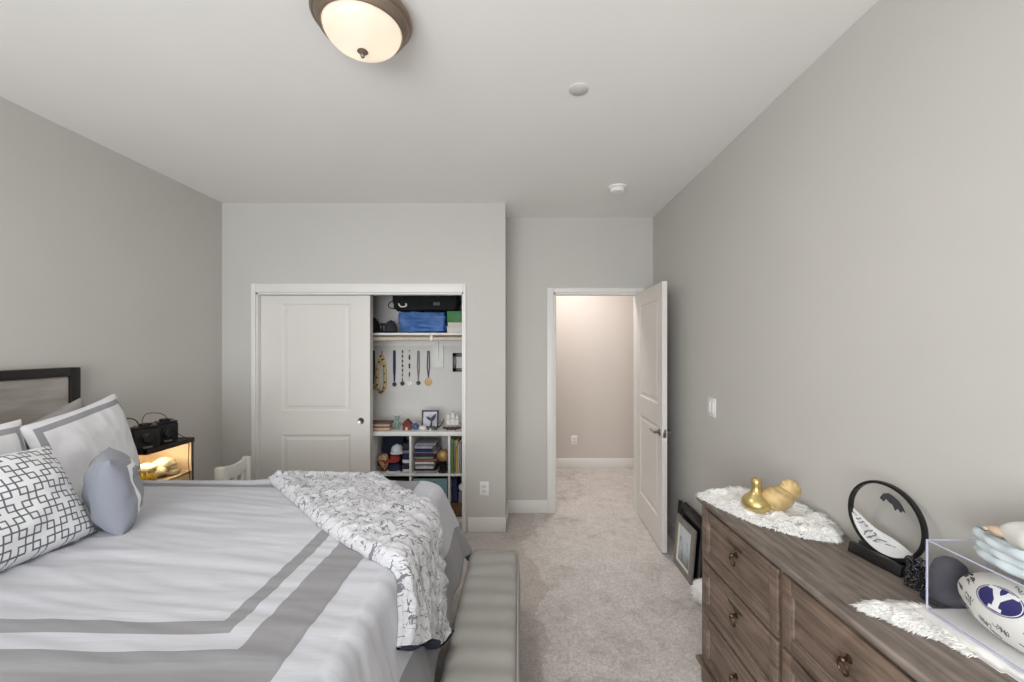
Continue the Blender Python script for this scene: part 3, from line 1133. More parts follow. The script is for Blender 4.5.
# ------------------------------------------------------------------ moving sand picture
sp = thing('sand_picture', 'round black-rimmed moving sand picture on a black stand', 'ornament', (1.172, 1.345, ZD))
sc = Vector((1.172, 1.340, 0.992))
sX = Vector((0.16, -1.0, 0)).normalized()      # to the right in the picture
sN = Vector((-1.0, -0.16, 0)).normalized()     # faces the room
sM = Matrix(((sX.x, 0, sN.x, sc.x), (sX.y, 0, sN.y, sc.y), (sX.z, 1, sN.z, sc.z), (0, 0, 0, 1)))
SR = 0.122
m = MB()
m.lathe([(SR - 0.010, -0.0078), (SR - 0.002, -0.0078), (SR, 0.0), (SR - 0.002, 0.0078), (SR - 0.010, 0.0078), (SR - 0.010, -0.0078)], seg=64, M=sM)
m.build('rim', M_black, sp, smooth=40)
M_liq = pane_mat('clear_liquid_glass', (0.99, 0.99, 0.99, 1), 0.10)
for zz in (0.006, -0.006):
    MB().lathe([(0, -0.001), (SR - 0.0105, -0.001), (SR - 0.0105, 0.001), (0, 0.001)], seg=56, M=sM @ Matrix.Translation((0, 0, zz))).build('glass_disc', M_liq, sp)


def sand_mat():
    n = NT('layered_sand')
    v = n.coord('Object', (1, 1, 1))
    x, y, z = n.sep(v)
    f = n.math('ADD', n.math('ADD', n.math('MULTIPLY', y, 26), n.math('MULTIPLY', z, 40)), n.math('MULTIPLY', n.noise(v, 22, 3), 4.0))
    s = n.math('FRACT', f)
    g = n.noise(v, 500, 2)
    c = n.ramp(s, [(0.0, lin(235, 235, 235)), (0.45, lin(215, 215, 217)), (0.62, lin(120, 120, 124)), (0.74, lin(60, 60, 66)), (0.86, lin(225, 225, 225))])
    n.base(n.mix(n.math('MULTIPLY', g, 0.2), c, lin(150, 150, 150))).set(0.9)
    return n.m


def arc_below(f, n=40):
    """Outline of the part of the disc under the height curve f(x)."""
    R = SR - 0.0115
    xs = [-R * 0.985 + 2 * R * 0.985 * i / n for i in range(n + 1)]
    top = [(x, max(min(f(x), math.sqrt(R * R - x * x)), -math.sqrt(R * R - x * x))) for x in xs]
    bot = [(x, -math.sqrt(R * R - x * x)) for x in reversed(xs)]
    out = []
    for p in top + bot:
        if not out or math.hypot(p[0] - out[-1][0], p[1] - out[-1][1]) > 1e-4:
            out.append(p)
    return out


def d1(x):
    return -0.010 - 0.34 * (x + 0.11) + 0.005 * math.sin(x * 40)


def d2(x):
    return -0.080 + 0.006 * math.sin(x * 38) + 0.05 * sst(-0.06, -0.11, x) + 0.012 * sst(0.02, 0.10, x)


M_sandw = plain('white_sand', (236, 235, 233), 0.9, var=0.06, vscale=400)
MB().prism(arc_below(d1), 0.003, M=sM @ Matrix.Translation((0, 0, -0.0045))).build('rear_dune', M_sandw, sp, smooth=0)['label'] = 'white sand dune'
MB().prism(arc_below(lambda x: d1(x) - 0.014 - 0.006 * math.sin(x * 33 + 1)), 0.002, M=sM @ Matrix.Translation((0, 0, -0.0014))).build('striped_dune', sand_mat(), sp, smooth=0)['label'] = 'grey and black striped sand'
MB().prism(arc_below(d2), 0.003, M=sM @ Matrix.Translation((0, 0, 0.0008))).build('front_dune', M_sandw, sp, smooth=0)['label'] = 'white sand in front'
M_sandk = plain('black_sand', (58, 57, 62), 0.9, var=0.2, vscale=300)
bat = [(-0.026, 0.066), (-0.014, 0.084), (0.002, 0.090), (0.016, 0.085), (0.032, 0.076), (0.044, 0.062), (0.052, 0.046), (0.044, 0.050), (0.038, 0.042), (0.030, 0.052), (0.022, 0.042), (0.014, 0.058), (0.004, 0.062), (-0.006, 0.070), (-0.014, 0.058)]
MB().prism(bat, 0.002, M=sM @ Matrix.Translation((0.012, 0, 0.001))).build('sand_clump', M_sandk, sp, smooth=0)['label'] = 'dark clump of sand caught under the rim'
m = MB()
m.prism([(-0.034, 0.0), (0.034, 0.0), (0.026, 0.032), (0.012, 0.034), (0.0105, 0.020), (-0.0105, 0.020), (-0.012, 0.034), (-0.026, 0.032)], 0.17,
        M=Matrix(((sN.x, 0, sX.x, sc.x - sX.x * 0.098), (sN.y, 0, sX.y, sc.y - sX.y * 0.098), (0, 1, 0, ZD), (0, 0, 0, 1))), bev=0.002)
m.build('stand', M_black, sp)

# ------------------------------------------------------------------ acrylic case, football, cap and beads, blue ruffle
M_acry = pane_mat('clear_acrylic', (0.99, 0.99, 0.995, 1), 0.14, 0.03)
M_acryedge = plain('lavender_acrylic_edge', (196, 196, 222), 0.2, var=0.03, spec=0.6)
CX0, CX1, CY0, CY1, CZ0, CZ1 = 1.060, 1.215, 0.782, 1.086, 0.8635, 1.045
cs = thing('display_case', 'clear acrylic display case holding the football on the dresser', 'display case', ((CX0 + CX1) / 2, (CY0 + CY1) / 2, CZ0))
t = 0.003
for (a, b, c, d, e, f) in ((CX0, CX0 + t, CY0, CY1, CZ0, CZ1), (CX1 - t, CX1, CY0, CY1, CZ0, CZ1), (CX0 + t, CX1 - t, CY1 - t, CY1, CZ0, CZ1), (CX0 + t, CX1 - t, CY0, CY0 + t, CZ0, CZ1), (CX0 + t, CX1 - t, CY0 + t, CY1 - t, CZ1 - t, CZ1)):
    MB().box(a, b, c, d, e, f).build('panel', M_acry, cs, smooth=0)
m = MB()
r = 0.0016
for x in (CX0, CX1):
    for y in (CY0, CY1):
        m.box(x - r, x + r, y - r, y + r, CZ0, CZ1 + r)
    m.box(x - r * .8, x + r * .8, CY0, CY1, CZ1 - r * .8, CZ1 + r * .8).box(x - r, x + r, CY0, CY1, CZ0 - r, CZ0 + r)
for y in (CY0, CY1):
    m.box(CX0, CX1, y - r * .8, y + r * .8, CZ1 - r * .8, CZ1 + r * .8).box(CX0, CX1, y - r, y + r, CZ0 - r, CZ0 + r)
m.build('polished_edges', M_acryedge, cs, smooth=0)['label'] = 'lavender tinted polished edges'
MB().box(CX0 + 0.004, CX1 - 0.004, CY0 + 0.004, CY1 - 0.004, CZ0, CZ0 + 0.004, 0.001).build('base', plain('pale_acrylic_base', (222, 221, 220), 0.4, var=0.01), cs)

FC = Vector((1.137, 0.933, 0.955))
FL, FR = 0.143, 0.0735
FCz = CZ0 + 0.004 + FR + 0.001
FC.z = FCz


def foot_r(s):
    return FR * (max(0.0, 1 - abs(s) ** 2.15)) ** 0.72


def foot_pt(s, ang, off=0.0):
    """s in -1..1 along the ball, ang around it: 0 faces the room, pi/2 up."""
    rr = foot_r(s) + off
    return FC + Vector((-rr * math.cos(ang), s * FL, rr * math.sin(ang)))


fb = thing('football', 'white signed football with a navy oval emblem, inside the clear case', 'football', (FC.x, FC.y, CZ0 + 0.004))
M_ball = plain('white_panel_leather', (232, 230, 224), 0.5, var=0.02, vscale=10, bump=0.2, bscale=400)
M_ink = plain('black_ink', (60, 60, 66), 0.6, var=0.1)
M_navyink = plain('navy_print', (44, 42, 104), 0.5, var=0.04)
m = MB()
m.grid(lambda a, b: foot_pt(-0.9999 + 1.9998 * b, 2 * PI * a), 48, 60, closed_u=True)
m.build('ball', M_ball, fb, smooth=180)
m = MB()
for q in (PI / 2 + 0.25, PI + 0.5, -PI / 2 - 0.2, 0.95 - PI):
    m.tube([foot_pt(-0.97 + 1.94 * i / 40, q, 0.0003) for i in range(41)], 0.0008, 6)
m.build('seams', plain('seam_thread', (190, 188, 184), 0.7), fb)
m = MB()
for i in range(7):
    s = -0.22 + 0.44 * i / 6
    m.tube([foot_pt(s, PI + 0.5 + k * 0.05 - 0.15, 0.002) for k in range(7)], 0.002, 6)
m.build('laces', M_ball, fb)
A0 = math.radians(31)


def seg2(px, py, ax, ay, bx, by):
    return seg_dist((px, py), (ax, ay), (bx, by))


def in_letter(x, y):
    """Slab-serif capital Y, x right, y up, about 1 tall."""
    def bar(ax, ay, bx, by, w):
        L = math.hypot(bx - ax, by - ay)
        ux, uy = (bx - ax) / L, (by - ay) / L
        t = (x - ax) * ux + (y - ay) * uy
        d = abs((x - ax) * -uy + (y - ay) * ux)
        return 0 <= t <= L and d <= w / 2
    return (bar(0, -0.48, 0, 0.02, 0.24) or bar(0, -0.03, -0.30, 0.46, 0.23) or bar(0, -0.03, 0.30, 0.46, 0.23)
            or bar(-0.24, -0.42, 0.24, -0.42, 0.16) or bar(-0.56, 0.42, -0.12, 0.42, 0.16) or bar(0.12, 0.42, 0.56, 0.42, 0.16))


def emblem(a, b):
    ex, ey = (a * 2 - 1), (b * 2 - 1)
    r2 = math.hypot(ex, ey)
    return ex, ey, r2


EL, EW = 0.047, 0.031       # half length along the ball, half width around it
# the letter's top points to the far tip of the ball
NA, NB = 150, 120
m = MB()
bm = m.bm
VV = {}
for i in range(NA):
    for j in range(NB):
        ex, ey = (i + .5) / NA * 2 - 1, (j + .5) / NB * 2 - 1
        if math.hypot(ex, ey) > 1:
            continue
        lx, ly = -ex * EL / 0.062, ey * EW / 0.052
        rr = math.hypot(ex, ey)
        mt = 1 if (in_letter(lx * 1.15, ly * 1.05) or 0.90 < rr < 0.94) else 0
        q = []
        for (ii, jj) in ((i, j), (i + 1, j), (i + 1, j + 1), (i, j + 1)):
            if (ii, jj) not in VV:
                xx, yy = ii / NA * 2 - 1, jj / NB * 2 - 1
                s = (xx * EL + 0.004) / FL
                VV[(ii, jj)] = bm.verts.new(foot_pt(s, A0 + yy * EW / FR, 0.0006))
            q.append(VV[(ii, jj)])
        f = bm.faces.new(q)
        f.material_index = mt
m.build('emblem', [M_navyink, plain('white_print', (240, 240, 238), 0.5, var=0.01)], fb, smooth=180)['label'] = 'navy oval emblem with a white letter Y'
rs = random.Random(11)
for k in range(44):
    s0, q0 = rs.uniform(-0.75, 0.82), rs.uniform(-0.75, 1.5)
    if abs(s0 - 0.03) < 0.42 and abs(q0 - A0) < 0.52:
        continue
    pts = []
    ln = rs.uniform(0.10, 0.2)
    for i in range(18):
        u = i / 17
        pts.append(foot_pt(s0 + ln * (u - 0.5) + 0.02 * math.sin(u * 21 + k), q0 + 0.09 * math.sin(u * 26 + k * 2) * (1 - 0.6 * u) + 0.15 * (u - .5), 0.0005))
    MB().tube(pts, 0.00045, 5).build('signature', M_ink, fb)['label'] = 'black pen signature'

# charcoal cap behind the case
cap = thing('felt_cap', 'charcoal cap with a dark brim behind the far end of the clear case', 'cap', (1.168, 1.152, ZD))
M_char = plain('charcoal_felt', (84, 83, 92), 0.95, var=0.12, vscale=20, bump=0.4, bscale=90)
MB().lathe([(0.0, 0.122), (0.018, 0.120), (0.032, 0.108), (0.040, 0.084), (0.044, 0.050), (0.046, 0.010), (0.043, 0.0), (0, 0)], (1.176, 1.140, ZD), seg=32).build('crown', M_char, cap, smooth=180)
m = MB()
m.prism([(0.046 * math.cos(a), 0.046 * math.sin(a)) for a in [math.radians(-70 + 10 * k) for k in range(15)]] + [(0.020 + 0.045 * math.cos(a), 0.044 * math.sin(a)) for a in [math.radians(70 - 10 * k) for k in range(15)]],
        0.006, M=Matrix.Translation((1.176, 1.140, ZD + 0.004)) @ Matrix.Rotation(math.radians(176), 4, 'Z'))
m.build('brim', M_navy, cap)['label'] = 'navy brim'
# black beaded bundle
M_bead2 = plain('black_glass_beads', (30, 29, 36), 0.12, var=0.3, vscale=80, spec=0.8)
bb = thing('beaded_bundle', 'bundle of glittering black beads beside the round sand picture', 'beads', (1.150, 1.214, ZD))
rs = random.Random(5)
m = MB()
for k in range(120):
    z = rs.random()
    a = rs.uniform(0, 2 * PI)
    rad = 0.024 * (1 - 0.35 * z) * math.sqrt(rs.uniform(0.4, 1.0))
    m.ball((1.150 + rad * math.cos(a), 1.214 + rad * math.sin(a), ZD + 0.0045 + 0.080 * z), 0.0048, 8, 6)
o = m.build('bead_cluster', M_bead2, bb, smooth=180)
o['kind'] = 'stuff'
m = MB()
for k in range(7):
    a = k * 0.9
    m.tube([(1.150 + (0.020 + 0.004 * math.sin(i * 0.9)) * math.cos(a + i * 0.3), 1.214 + 0.022 * math.sin(a + i * 0.3), ZD + 0.006 + 0.012 * k + 0.003 * math.sin(i)) for i in range(16)], 0.0018, 6)
m.build('ribbon_loops', M_blackcloth, bb)

# pale blue ruffled ornament on top of the case
M_ice = plain('pale_blue_glaze', (206, 216, 220), 0.4, var=0.05, vscale=14)
M_cream = plain('white_glaze', (236, 234, 228), 0.4, var=0.03, vscale=12)
M_tan = plain('tan_glaze', (216, 190, 164), 0.5, var=0.05)
ro = thing('ruffled_ornament', 'pale blue ruffled ornament with a white top standing on the clear case', 'ornament', (1.140, 0.900, CZ1))


def ruff(z0, z1, rx, ry, amp, fq, ph, top):
    def f(a, b):
        an = 2 * PI * a
        k = 1 + amp * math.sin(an * fq + ph + b * 2.3) + 0.02 * math.sin(an * 3 + ph)
        k *= (0.90 + 0.10 * math.sin(PI * min(1, b * 1.1)) + top * 0.06 * b)
        return Vector((1.140 + rx * k * math.cos(an), 0.912 + ry * k * math.sin(an), CZ1 + z0 + (z1 - z0) * b + (0.004 * math.sin(an * 5 + ph) * b if z0 > 0.01 else 0)))
    return f


m = MB()
m.lathe([(0, 0.002), (0.85, 0.002), (0.86, 0.030), (0.84, 0.056), (0, 0.058)], (0, 0, 0), seg=48, M=Matrix.Translation((1.140, 0.912, CZ1)) @ Matrix.Diagonal((0.064, 0.120, 1, 1)))
for (a, b, rx, ry, ph, tp) in ((0.002, 0.022, 0.064, 0.122, 0, 0), (0.019, 0.042, 0.062, 0.121, 1.4, 0), (0.039, 0.063, 0.064, 0.122, 2.9, 1)):
    m.grid(ruff(a, b, rx, ry, 0.022, 13, ph, tp), 130, 8, closed_u=True)
    m.grid(ruff(a, b, rx - 0.004, ry - 0.004, 0.022, 13, ph, tp), 130, 8, closed_u=True)
m.build('ruffled_base', M_ice, ro, smooth=180)
m = MB()
m.ball((1.145, 0.885, CZ1 + 0.076), (0.056, 0.095, 0.040), 36, 20, fn=lambda v: 1 + 0.05 * noise.noise(v * 3) + 0.03 * math.sin(v.y * 9))
m.ball((1.145, 0.845, CZ1 + 0.106), (0.044, 0.062, 0.055), 30, 18, fn=lambda v: 1 + 0.06 * noise.noise(v * 4))
m.build('white_top', M_cream, ro, smooth=180)['label'] = 'white folded top'
m = MB()
m.ball((1.122, 0.975, CZ1 + 0.070), (0.014, 0.024, 0.011), 18, 10)
for k in range(3):
    m.ball((1.114 + 0.008 * k, 0.998 - 0.002 * k, CZ1 + 0.069), (0.004, 0.008, 0.004), 10, 6)
m.build('tan_tip', M_tan, ro, smooth=180)['label'] = 'tan tip'

# ------------------------------------------------------------------ picture frames stacked on the floor
M_greyfr = plain('grey_frame_wood', (132, 128, 124), 0.5, var=0.12, vscale=10, stretch=(1, 1, 8), bump=0.2)
M_matb = plain('ivory_mat_board', (222, 214, 200), 0.8, var=0.02)


def seascape():
    n = NT('pale_seascape_print')
    v = n.coord('Object', (1, 1, 1))
    x, y, z = n.sep(v)
    base = n.ramp(n.math('ADD', n.math('MULTIPLY', z, 3.4), n.math('MULTIPLY', n.noise(v, 12, 4, 0.6), 0.25)), [(0.12, lin(60, 66, 72)), (0.35, lin(120, 128, 134)), (0.6, lin(190, 200, 210)), (1.0, lin(206, 214, 222))])
    tr = n.math('MULTIPLY', n.math('GREATER_THAN', n.noise(n.coord('Object', (1, 30, 4)), 1.6, 4, 0.7), 0.56), n.math('LESS_THAN', z, 0.22))
    n.base(n.mix(n.math('MULTIPLY', tr, 0.6), base, lin(70, 76, 82))).set(0.3)
    return n.m


def pic_frame(name, label, xb, xt, y0, y1, h, fw, fmat, depth, picture=True, mat_w=0.022, inner=None):
    """A frame leaning against the right: its face looks towards -x, bottom at xb, top at xt."""
    lean = math.atan2(xt - xb, h)
    R = Matrix.Translation((xb, 0, 0.001)) @ Matrix.Rotation(lean, 4, 'Y')
    fr = thing(name, label, 'picture frame', (xb + depth / 2, (y0 + y1) / 2, 0))
    m = MB()
    m.box(0, depth, y0, y0 + fw, 0, h, 0.004, M=R).box(0, depth, y1 - fw, y1, 0, h, 0.004, M=R)
    m.box(0, depth, y0 + fw, y1 - fw, 0, fw, 0.004, M=R).box(0, depth, y0 + fw, y1 - fw, h - fw, h, 0.004, M=R)
    m.build('frame', fmat, fr)
    if inner:
        m = MB()
        a = fw - 0.006
        for (p, q, r_, s_) in ((y0 + a, y0 + a + 0.008, a, h - a), (y1 - a - 0.008, y1 - a, a, h - a), (y0 + a, y1 - a, a, a + 0.008), (y0 + a, y1 - a, h - a - 0.008, h - a)):
            m.box(0.001, depth * 0.7, p, q, r_, s_, M=R)
        m.build('inner_lip', inner, fr)
    MB().box(depth * 0.55, depth * 0.8, y0 + fw, y1 - fw, fw, h - fw, M=R).build('mat_board' if picture else 'backing', M_matb if picture else M_black, fr)
    if picture:
        g = fw + mat_w
        MB().box(depth * 0.5, depth * 0.56, y0 + g, y1 - g, g, h - g, M=R).build('picture', seascape(), fr)['label'] = 'pale seascape print'
    return fr


pic_frame('picture_frame', 'grey framed picture of a pale misty scene, front of the floor stack', 1.100, 1.128, 2.695, 3.00, 0.352, 0.048, M_greyfr, 0.018, mat_w=0.012, inner=M_matb)
pic_frame('picture_frame', 'larger black frame directly behind the grey framed picture on the floor', 1.122, 1.160, 2.62, 3.055, 0.425, 0.048, M_black, 0.022, picture=False)
pic_frame('picture_frame', 'dark frame at the back of the floor stack, nearest the wall', 1.152, 1.196, 2.60, 3.04, 0.415, 0.03, M_espresso, 0.018, picture=False)

# white fluffy bundle between dresser and frames
m = MB()
rs = random.Random(3)
FBc = Vector((1.112, 2.52, 0.068))
m.ball(FBc, (0.062, 0.072, 0.066), 32, 20, fn=lambda v: 1 + 0.10 * noise.noise(v * 3))
for k in range(700):
    v = Vector((rs.gauss(0, 1), rs.gauss(0, 1), rs.gauss(0, 1))).normalized()
    p = FBc + Vector((v.x * 0.058, v.y * 0.066, v.z * 0.062))
    q = p + v * rs.uniform(0.008, 0.018) + Vector((rs.uniform(-.006, .006), rs.uniform(-.006, .006), -0.007))
    q.z = max(q.z, 0.002)
    p.z = max(p.z, 0.004)
    m.cyl(p, q, 0.0028, 0.0006, 4)
tag(m.build('fluffy_bundle', M_fur, smooth=180), 'white fluffy bundle on the carpet between dresser and leaning frames', 'fur')

# ------------------------------------------------------------------ wall and ceiling fittings
def outlet(loc, label, first=None):
    if first:
        return dup(first, loc, label)
    o = thing('outlet', label, 'outlet', loc)
    MB().box(-0.0375, 0.0375, -0.006, 0.0, -0.0585, 0.0585, 0.003, M=Matrix.Translation(loc)).build('cover_plate', M_plastic, o)
    for s in (-1, 1):
        m = MB()
        m.box(-0.017, 0.017, -0.0085, -0.004, s * 0.0205 - 0.0145, s * 0.0205 + 0.0145, 0.003, M=Matrix.Translation(loc))
        f = m.build('receptacle', plain('outlet_face', (214, 212, 208), 0.4), o)
        mm = MB()
        for dx in (-0.006, 0.006):
            mm.box(dx - 0.001, dx + 0.001, -0.0088, -0.006, s * 0.0205 - 0.003, s * 0.0205 + 0.006, M=Matrix.Translation(loc))
        mm.build('slots', M_black, f)
    return o


out1 = outlet((-0.298, YC, 0.362), 'white wall outlet beside the closet opening')
outlet((0.690, 5.30, 0.355), 'white wall outlet on the hallway wall beyond the door', out1)

sw = thing('light_switch', 'white double light switch on the right wall above the dresser', 'switch', (XR, 2.683, 1.157))
MB().box(XR - 0.006, XR, 2.683 - 0.058, 2.683 + 0.058, 1.157 - 0.060, 1.157 + 0.060, 0.003).build('cover_plate', M_plastic, sw)
for dy in (-0.023, 0.023):
    MB().box(XR - 0.010, XR - 0.004, 2.683 + dy - 0.0165, 2.683 + dy + 0.0165, 1.157 - 0.033, 1.157 + 0.033, 0.003).build('rocker', M_plastic, sw)

sd = thing('smoke_detector', 'round white smoke detector on the ceiling near the doorway', 'smoke detector', (0.73, 3.13, H))
MB().lathe([(0, 0), (0.070, 0), (0.070, -0.012), (0.062, -0.016), (0, -0.016)], (0.73, 3.13, H), seg=40).build('mount', M_plastic, sd)
MB().lathe([(0, -0.016), (0.054, -0.016), (0.056, -0.028), (0.050, -0.040), (0.030, -0.044), (0, -0.045)], (0.73, 3.13, H), seg=40).build('body', M_plastic, sd)
cv = MB().lathe([(0, 0), (0.044, 0), (0.045, -0.004), (0.040, -0.008), (0, -0.009)], (0.272, 1.935, H), seg=40).build('sprinkler_cover', plain('cover_enamel', (208, 206, 202), 0.6, var=0.01), smooth=40)
tag(cv, 'flat round cover plate in the middle of the ceiling', 'sprinkler cover')

LX, LY = -0.556, 1.474
cl = thing('ceiling_light', 'round bronze-rimmed ceiling light with a frosted glass bowl', 'ceiling light', (LX, LY, H))
MB().lathe([(0.0, 0.0), (0.142, 0.0), (0.148, -0.006), (0.155, -0.012), (0.155, -0.022), (0.168, -0.028), (0.171, -0.040), (0.164, -0.050), (0.158, -0.052), (0.154, -0.064), (0.148, -0.067), (0.145, -0.078), (0.137, -0.082), (0.131, -0.074), (0.131, -0.03), (0.0, -0.02)], (LX, LY, H), seg=72).build('rim', M_bronze, cl, smooth=50)


def bowl_mat():
    n = NT('frosted_alabaster_glass')
    n.t.nodes.remove(n.b)
    v = n.noise(n.coord('Object'), 5, 3, 0.6, 1.0)
    c = n.ramp(v, [(0.3, (0.93, 0.86, 0.74, 1)), (0.7, (1.0, 0.96, 0.88, 1))])
    tl = n.node('ShaderNodeBsdfTranslucent')
    n.link(c, tl.inputs[0])
    df = n.node('ShaderNodeBsdfPrincipled')
    n.link(c, df.inputs['Base Color'])
    df.inputs['Roughness'].default_value = 0.25
    em = n.node('ShaderNodeEmission')
    n.link(c, em.inputs[0])
    em.inputs[1].default_value = 0.22
    mx = n.node('ShaderNodeMixShader')
    mx.inputs[0].default_value = 0.35
    n.link(tl.outputs[0], mx.inputs[1])
    n.link(df.outputs[0], mx.inputs[2])
    ad = n.node('ShaderNodeAddShader')
    n.link(mx.outputs[0], ad.inputs[0])
    n.link(em.outputs[0], ad.inputs[1])
    n.link(ad.outputs[0], n.out.inputs[0])
    return n.m


prof = [(0.133, -0.070)]
for k in range(1, 15):
    a = k / 14 * PI / 2
    prof.append((0.133 * math.cos(a), -0.070 - 0.082 * math.sin(a)))
prof[-1] = (0.0, prof[-1][1])
MB().lathe(prof, (LX, LY, H), seg=64).build('glass_bowl', bowl_mat(), cl, smooth=180)['label'] = 'glowing frosted glass bowl'
zf = H - 0.152
MB().lathe([(0, 0.004), (0.017, 0.002), (0.019, -0.002), (0.012, -0.007), (0.006, -0.010), (0.008, -0.016), (0.005, -0.022), (0, -0.024)], (LX, LY, zf), seg=24).build('finial', M_bronze, cl, smooth=60)
dl = bpy.data.lights.new('bowl_light', 'AREA')
dl.shape = 'DISK'
dl.size = 0.26
dl.energy = 10.0
dl.color = (1.0, 0.965, 0.92)
do = bpy.data.objects.new('bowl_light', dl)
do.location = (0, 0, -0.185)
do.parent = cl
COL.objects.link(do)
for dx in (-0.05, 0.06):
    pl = bpy.data.lights.new('bulb_light', 'POINT')
    pl.energy = 0.05
    pl.color = (1.0, 0.87, 0.68)
    pl.shadow_soft_size = 0.03
    po = bpy.data.objects.new('bulb_light', pl)
    po.location = (dx, 0.03, -0.085)
    po.parent = cl
    COL.objects.link(po)

# ------------------------------------------------------------------ nightstand, terrarium and what is on it
ns = thing('nightstand', 'dark nightstand in the corner under the lit terrarium', 'nightstand', (-2.275, 2.58, 0))
m = MB()
m.box(-2.465, -2.095, 2.392, 2.81, 0.12, 0.560, 0.004)
m.build('cabinet', M_espresso, ns)
MB().box(-2.470, -2.085, 2.380, 2.82, 0.560, 0.580, 0.004).build('stand_top', M_espresso, ns)
for z0, z1 in ((0.15, 0.335), (0.35, 0.54)):
    d = MB().box(-2.096, -2.084, 2.40, 2.80, z0, z1, 0.003).build('drawer', M_espresso, ns)
    MB().ball((-2.075, 2.58, (z0 + z1) / 2), 0.012, 14, 10).build('knob', M_nickel, d)
for x in (-2.44, -2.12):
    for y in (2.415, 2.785):
        MB().box(x - 0.02, x + 0.02, y - 0.02, y + 0.02, 0, 0.121).build('leg', M_espresso, ns)

TX0, TX1, TY0, TY1, TZ0, TZ1 = -2.455, -2.130, 2.382, 2.722, 0.581, 0.955
ta = thing('terrarium', 'glass terrarium with black trim and warm light in the corner by the bed', 'terrarium', ((TX0 + TX1) / 2, (TY0 + TY1) / 2, TZ0))
M_tank = pane_mat('tank_glass', (0.97, 0.97, 0.95, 1), 0.35)


def rim_box(m, z0, z1, o, w):
    m.box(TX0 - o, TX0 + w, TY0 - o, TY1 + o, z0, z1, 0.002).box(TX1 - w, TX1 + o, TY0 - o, TY1 + o, z0, z1, 0.002)
    m.box(TX0, TX1, TY0 - o, TY0 + w, z0, z1, 0.002).box(TX0, TX1, TY1 - w, TY1 + o, z0, z1, 0.002)


M_trimk = plain('dark_brown_plastic', (34, 22, 20), 0.45, var=0.12)
m = MB()
rim_box(m, TZ1 - 0.028, TZ1, 0.004, 0.02)
m.box(TX0 + 0.01, TX1 - 0.01, TY0 + 0.01, TY1 - 0.01, TZ1 - 0.008, TZ1 - 0.002)
m.build('lid', M_trimk, ta)
m = MB()
rim_box(m, TZ0, TZ0 + 0.026, 0.004, 0.012)
m.box(TX0, TX1, TY0, TY1, TZ0, TZ0 + 0.006)
for x in (TX0 + 0.003, TX1 - 0.003):
    for y in (TY0 + 0.003, TY1 - 0.003):
        if x > TX0 + 0.1 and y < TY0 + 0.1:
            continue                # the near front corner is bare glued glass
        m.box(x - 0.003, x + 0.003, y - 0.003, y + 0.003, TZ0, TZ1 - 0.02)
m.build('bottom_trim', M_trimk, ta)
for (a, b, c, d) in ((TX1 - 0.004, TX1 - 0.0005, TY0 + 0.006, TY1 - 0.006), (TX0 + 0.006, TX1 - 0.006, TY0 + 0.0005, TY0 + 0.004), (TX0 + 0.006, TX1 - 0.006, TY1 - 0.004, TY1 - 0.0005)):
    MB().box(a, b, c, d, TZ0 + 0.02, TZ1 - 0.026).build('glass_panel', M_tank, ta, smooth=0)
M_cork = plain('tan_backdrop', (224, 200, 166), 0.9, var=0.1, vscale=14, bump=0.5, bscale=30)
MB().box(TX0 + 0.001, TX0 + 0.006, TY0 + 0.006, TY1 - 0.006, TZ0 + 0.02, TZ1 - 0.026).box(TX0 + 0.006, TX1 - 0.006, TY1 - 0.0065, TY1 - 0.0042, TZ0 + 0.02, TZ1 - 0.026).build('backdrop', M_cork, ta)['label'] = 'tan background sheet'
m = MB()
SZ = TZ0 + 0.158
m.grid(lambda a, b: Vector((TX0 + 0.008 + (TX1 - TX0 - 0.014) * a, TY0 + 0.008 + (TY1 - TY0 - 0.016) * b, SZ + 0.016 * noise.noise(Vector((a * 4, b * 4, 1))) + 0.02 * (1 - a))), 30, 30)
m.box(TX0 + 0.008, TX1 - 0.006, TY0 + 0.008, TY1 - 0.008, TZ0 + 0.007, SZ - 0.012)
o = m.build('sand', plain('tan_sand', (222, 190, 144), 0.95, var=0.12, vscale=60, bump=0.6, bscale=150), ta, smooth=60)
o['kind'] = 'stuff'
area('terrarium_lamp', ((TX0 + TX1) / 2 + 0.06, TY0 + 0.14, TZ1 - 0.034), (math.radians(20), math.radians(20), 0), 0.14, 0.22, 1.25, (1.0, 0.85, 0.62))
M_rock = plain('pale_rock', (206, 186, 152), 0.9, var=0.15, vscale=16, bump=0.6, bscale=30)


def rock(c, r, label, seed):
    m = MB()
    m.ball(c, r, 26, 16, fn=lambda v: 1 + 0.22 * noise.noise(v * 1.8 + Vector((seed, 0, 0))) + 0.08 * noise.noise(v * 5 + Vector((0, seed, 0))))
    return tag(m.build('rock', M_rock, smooth=180), label, 'rock', 'rocks in the terrarium')


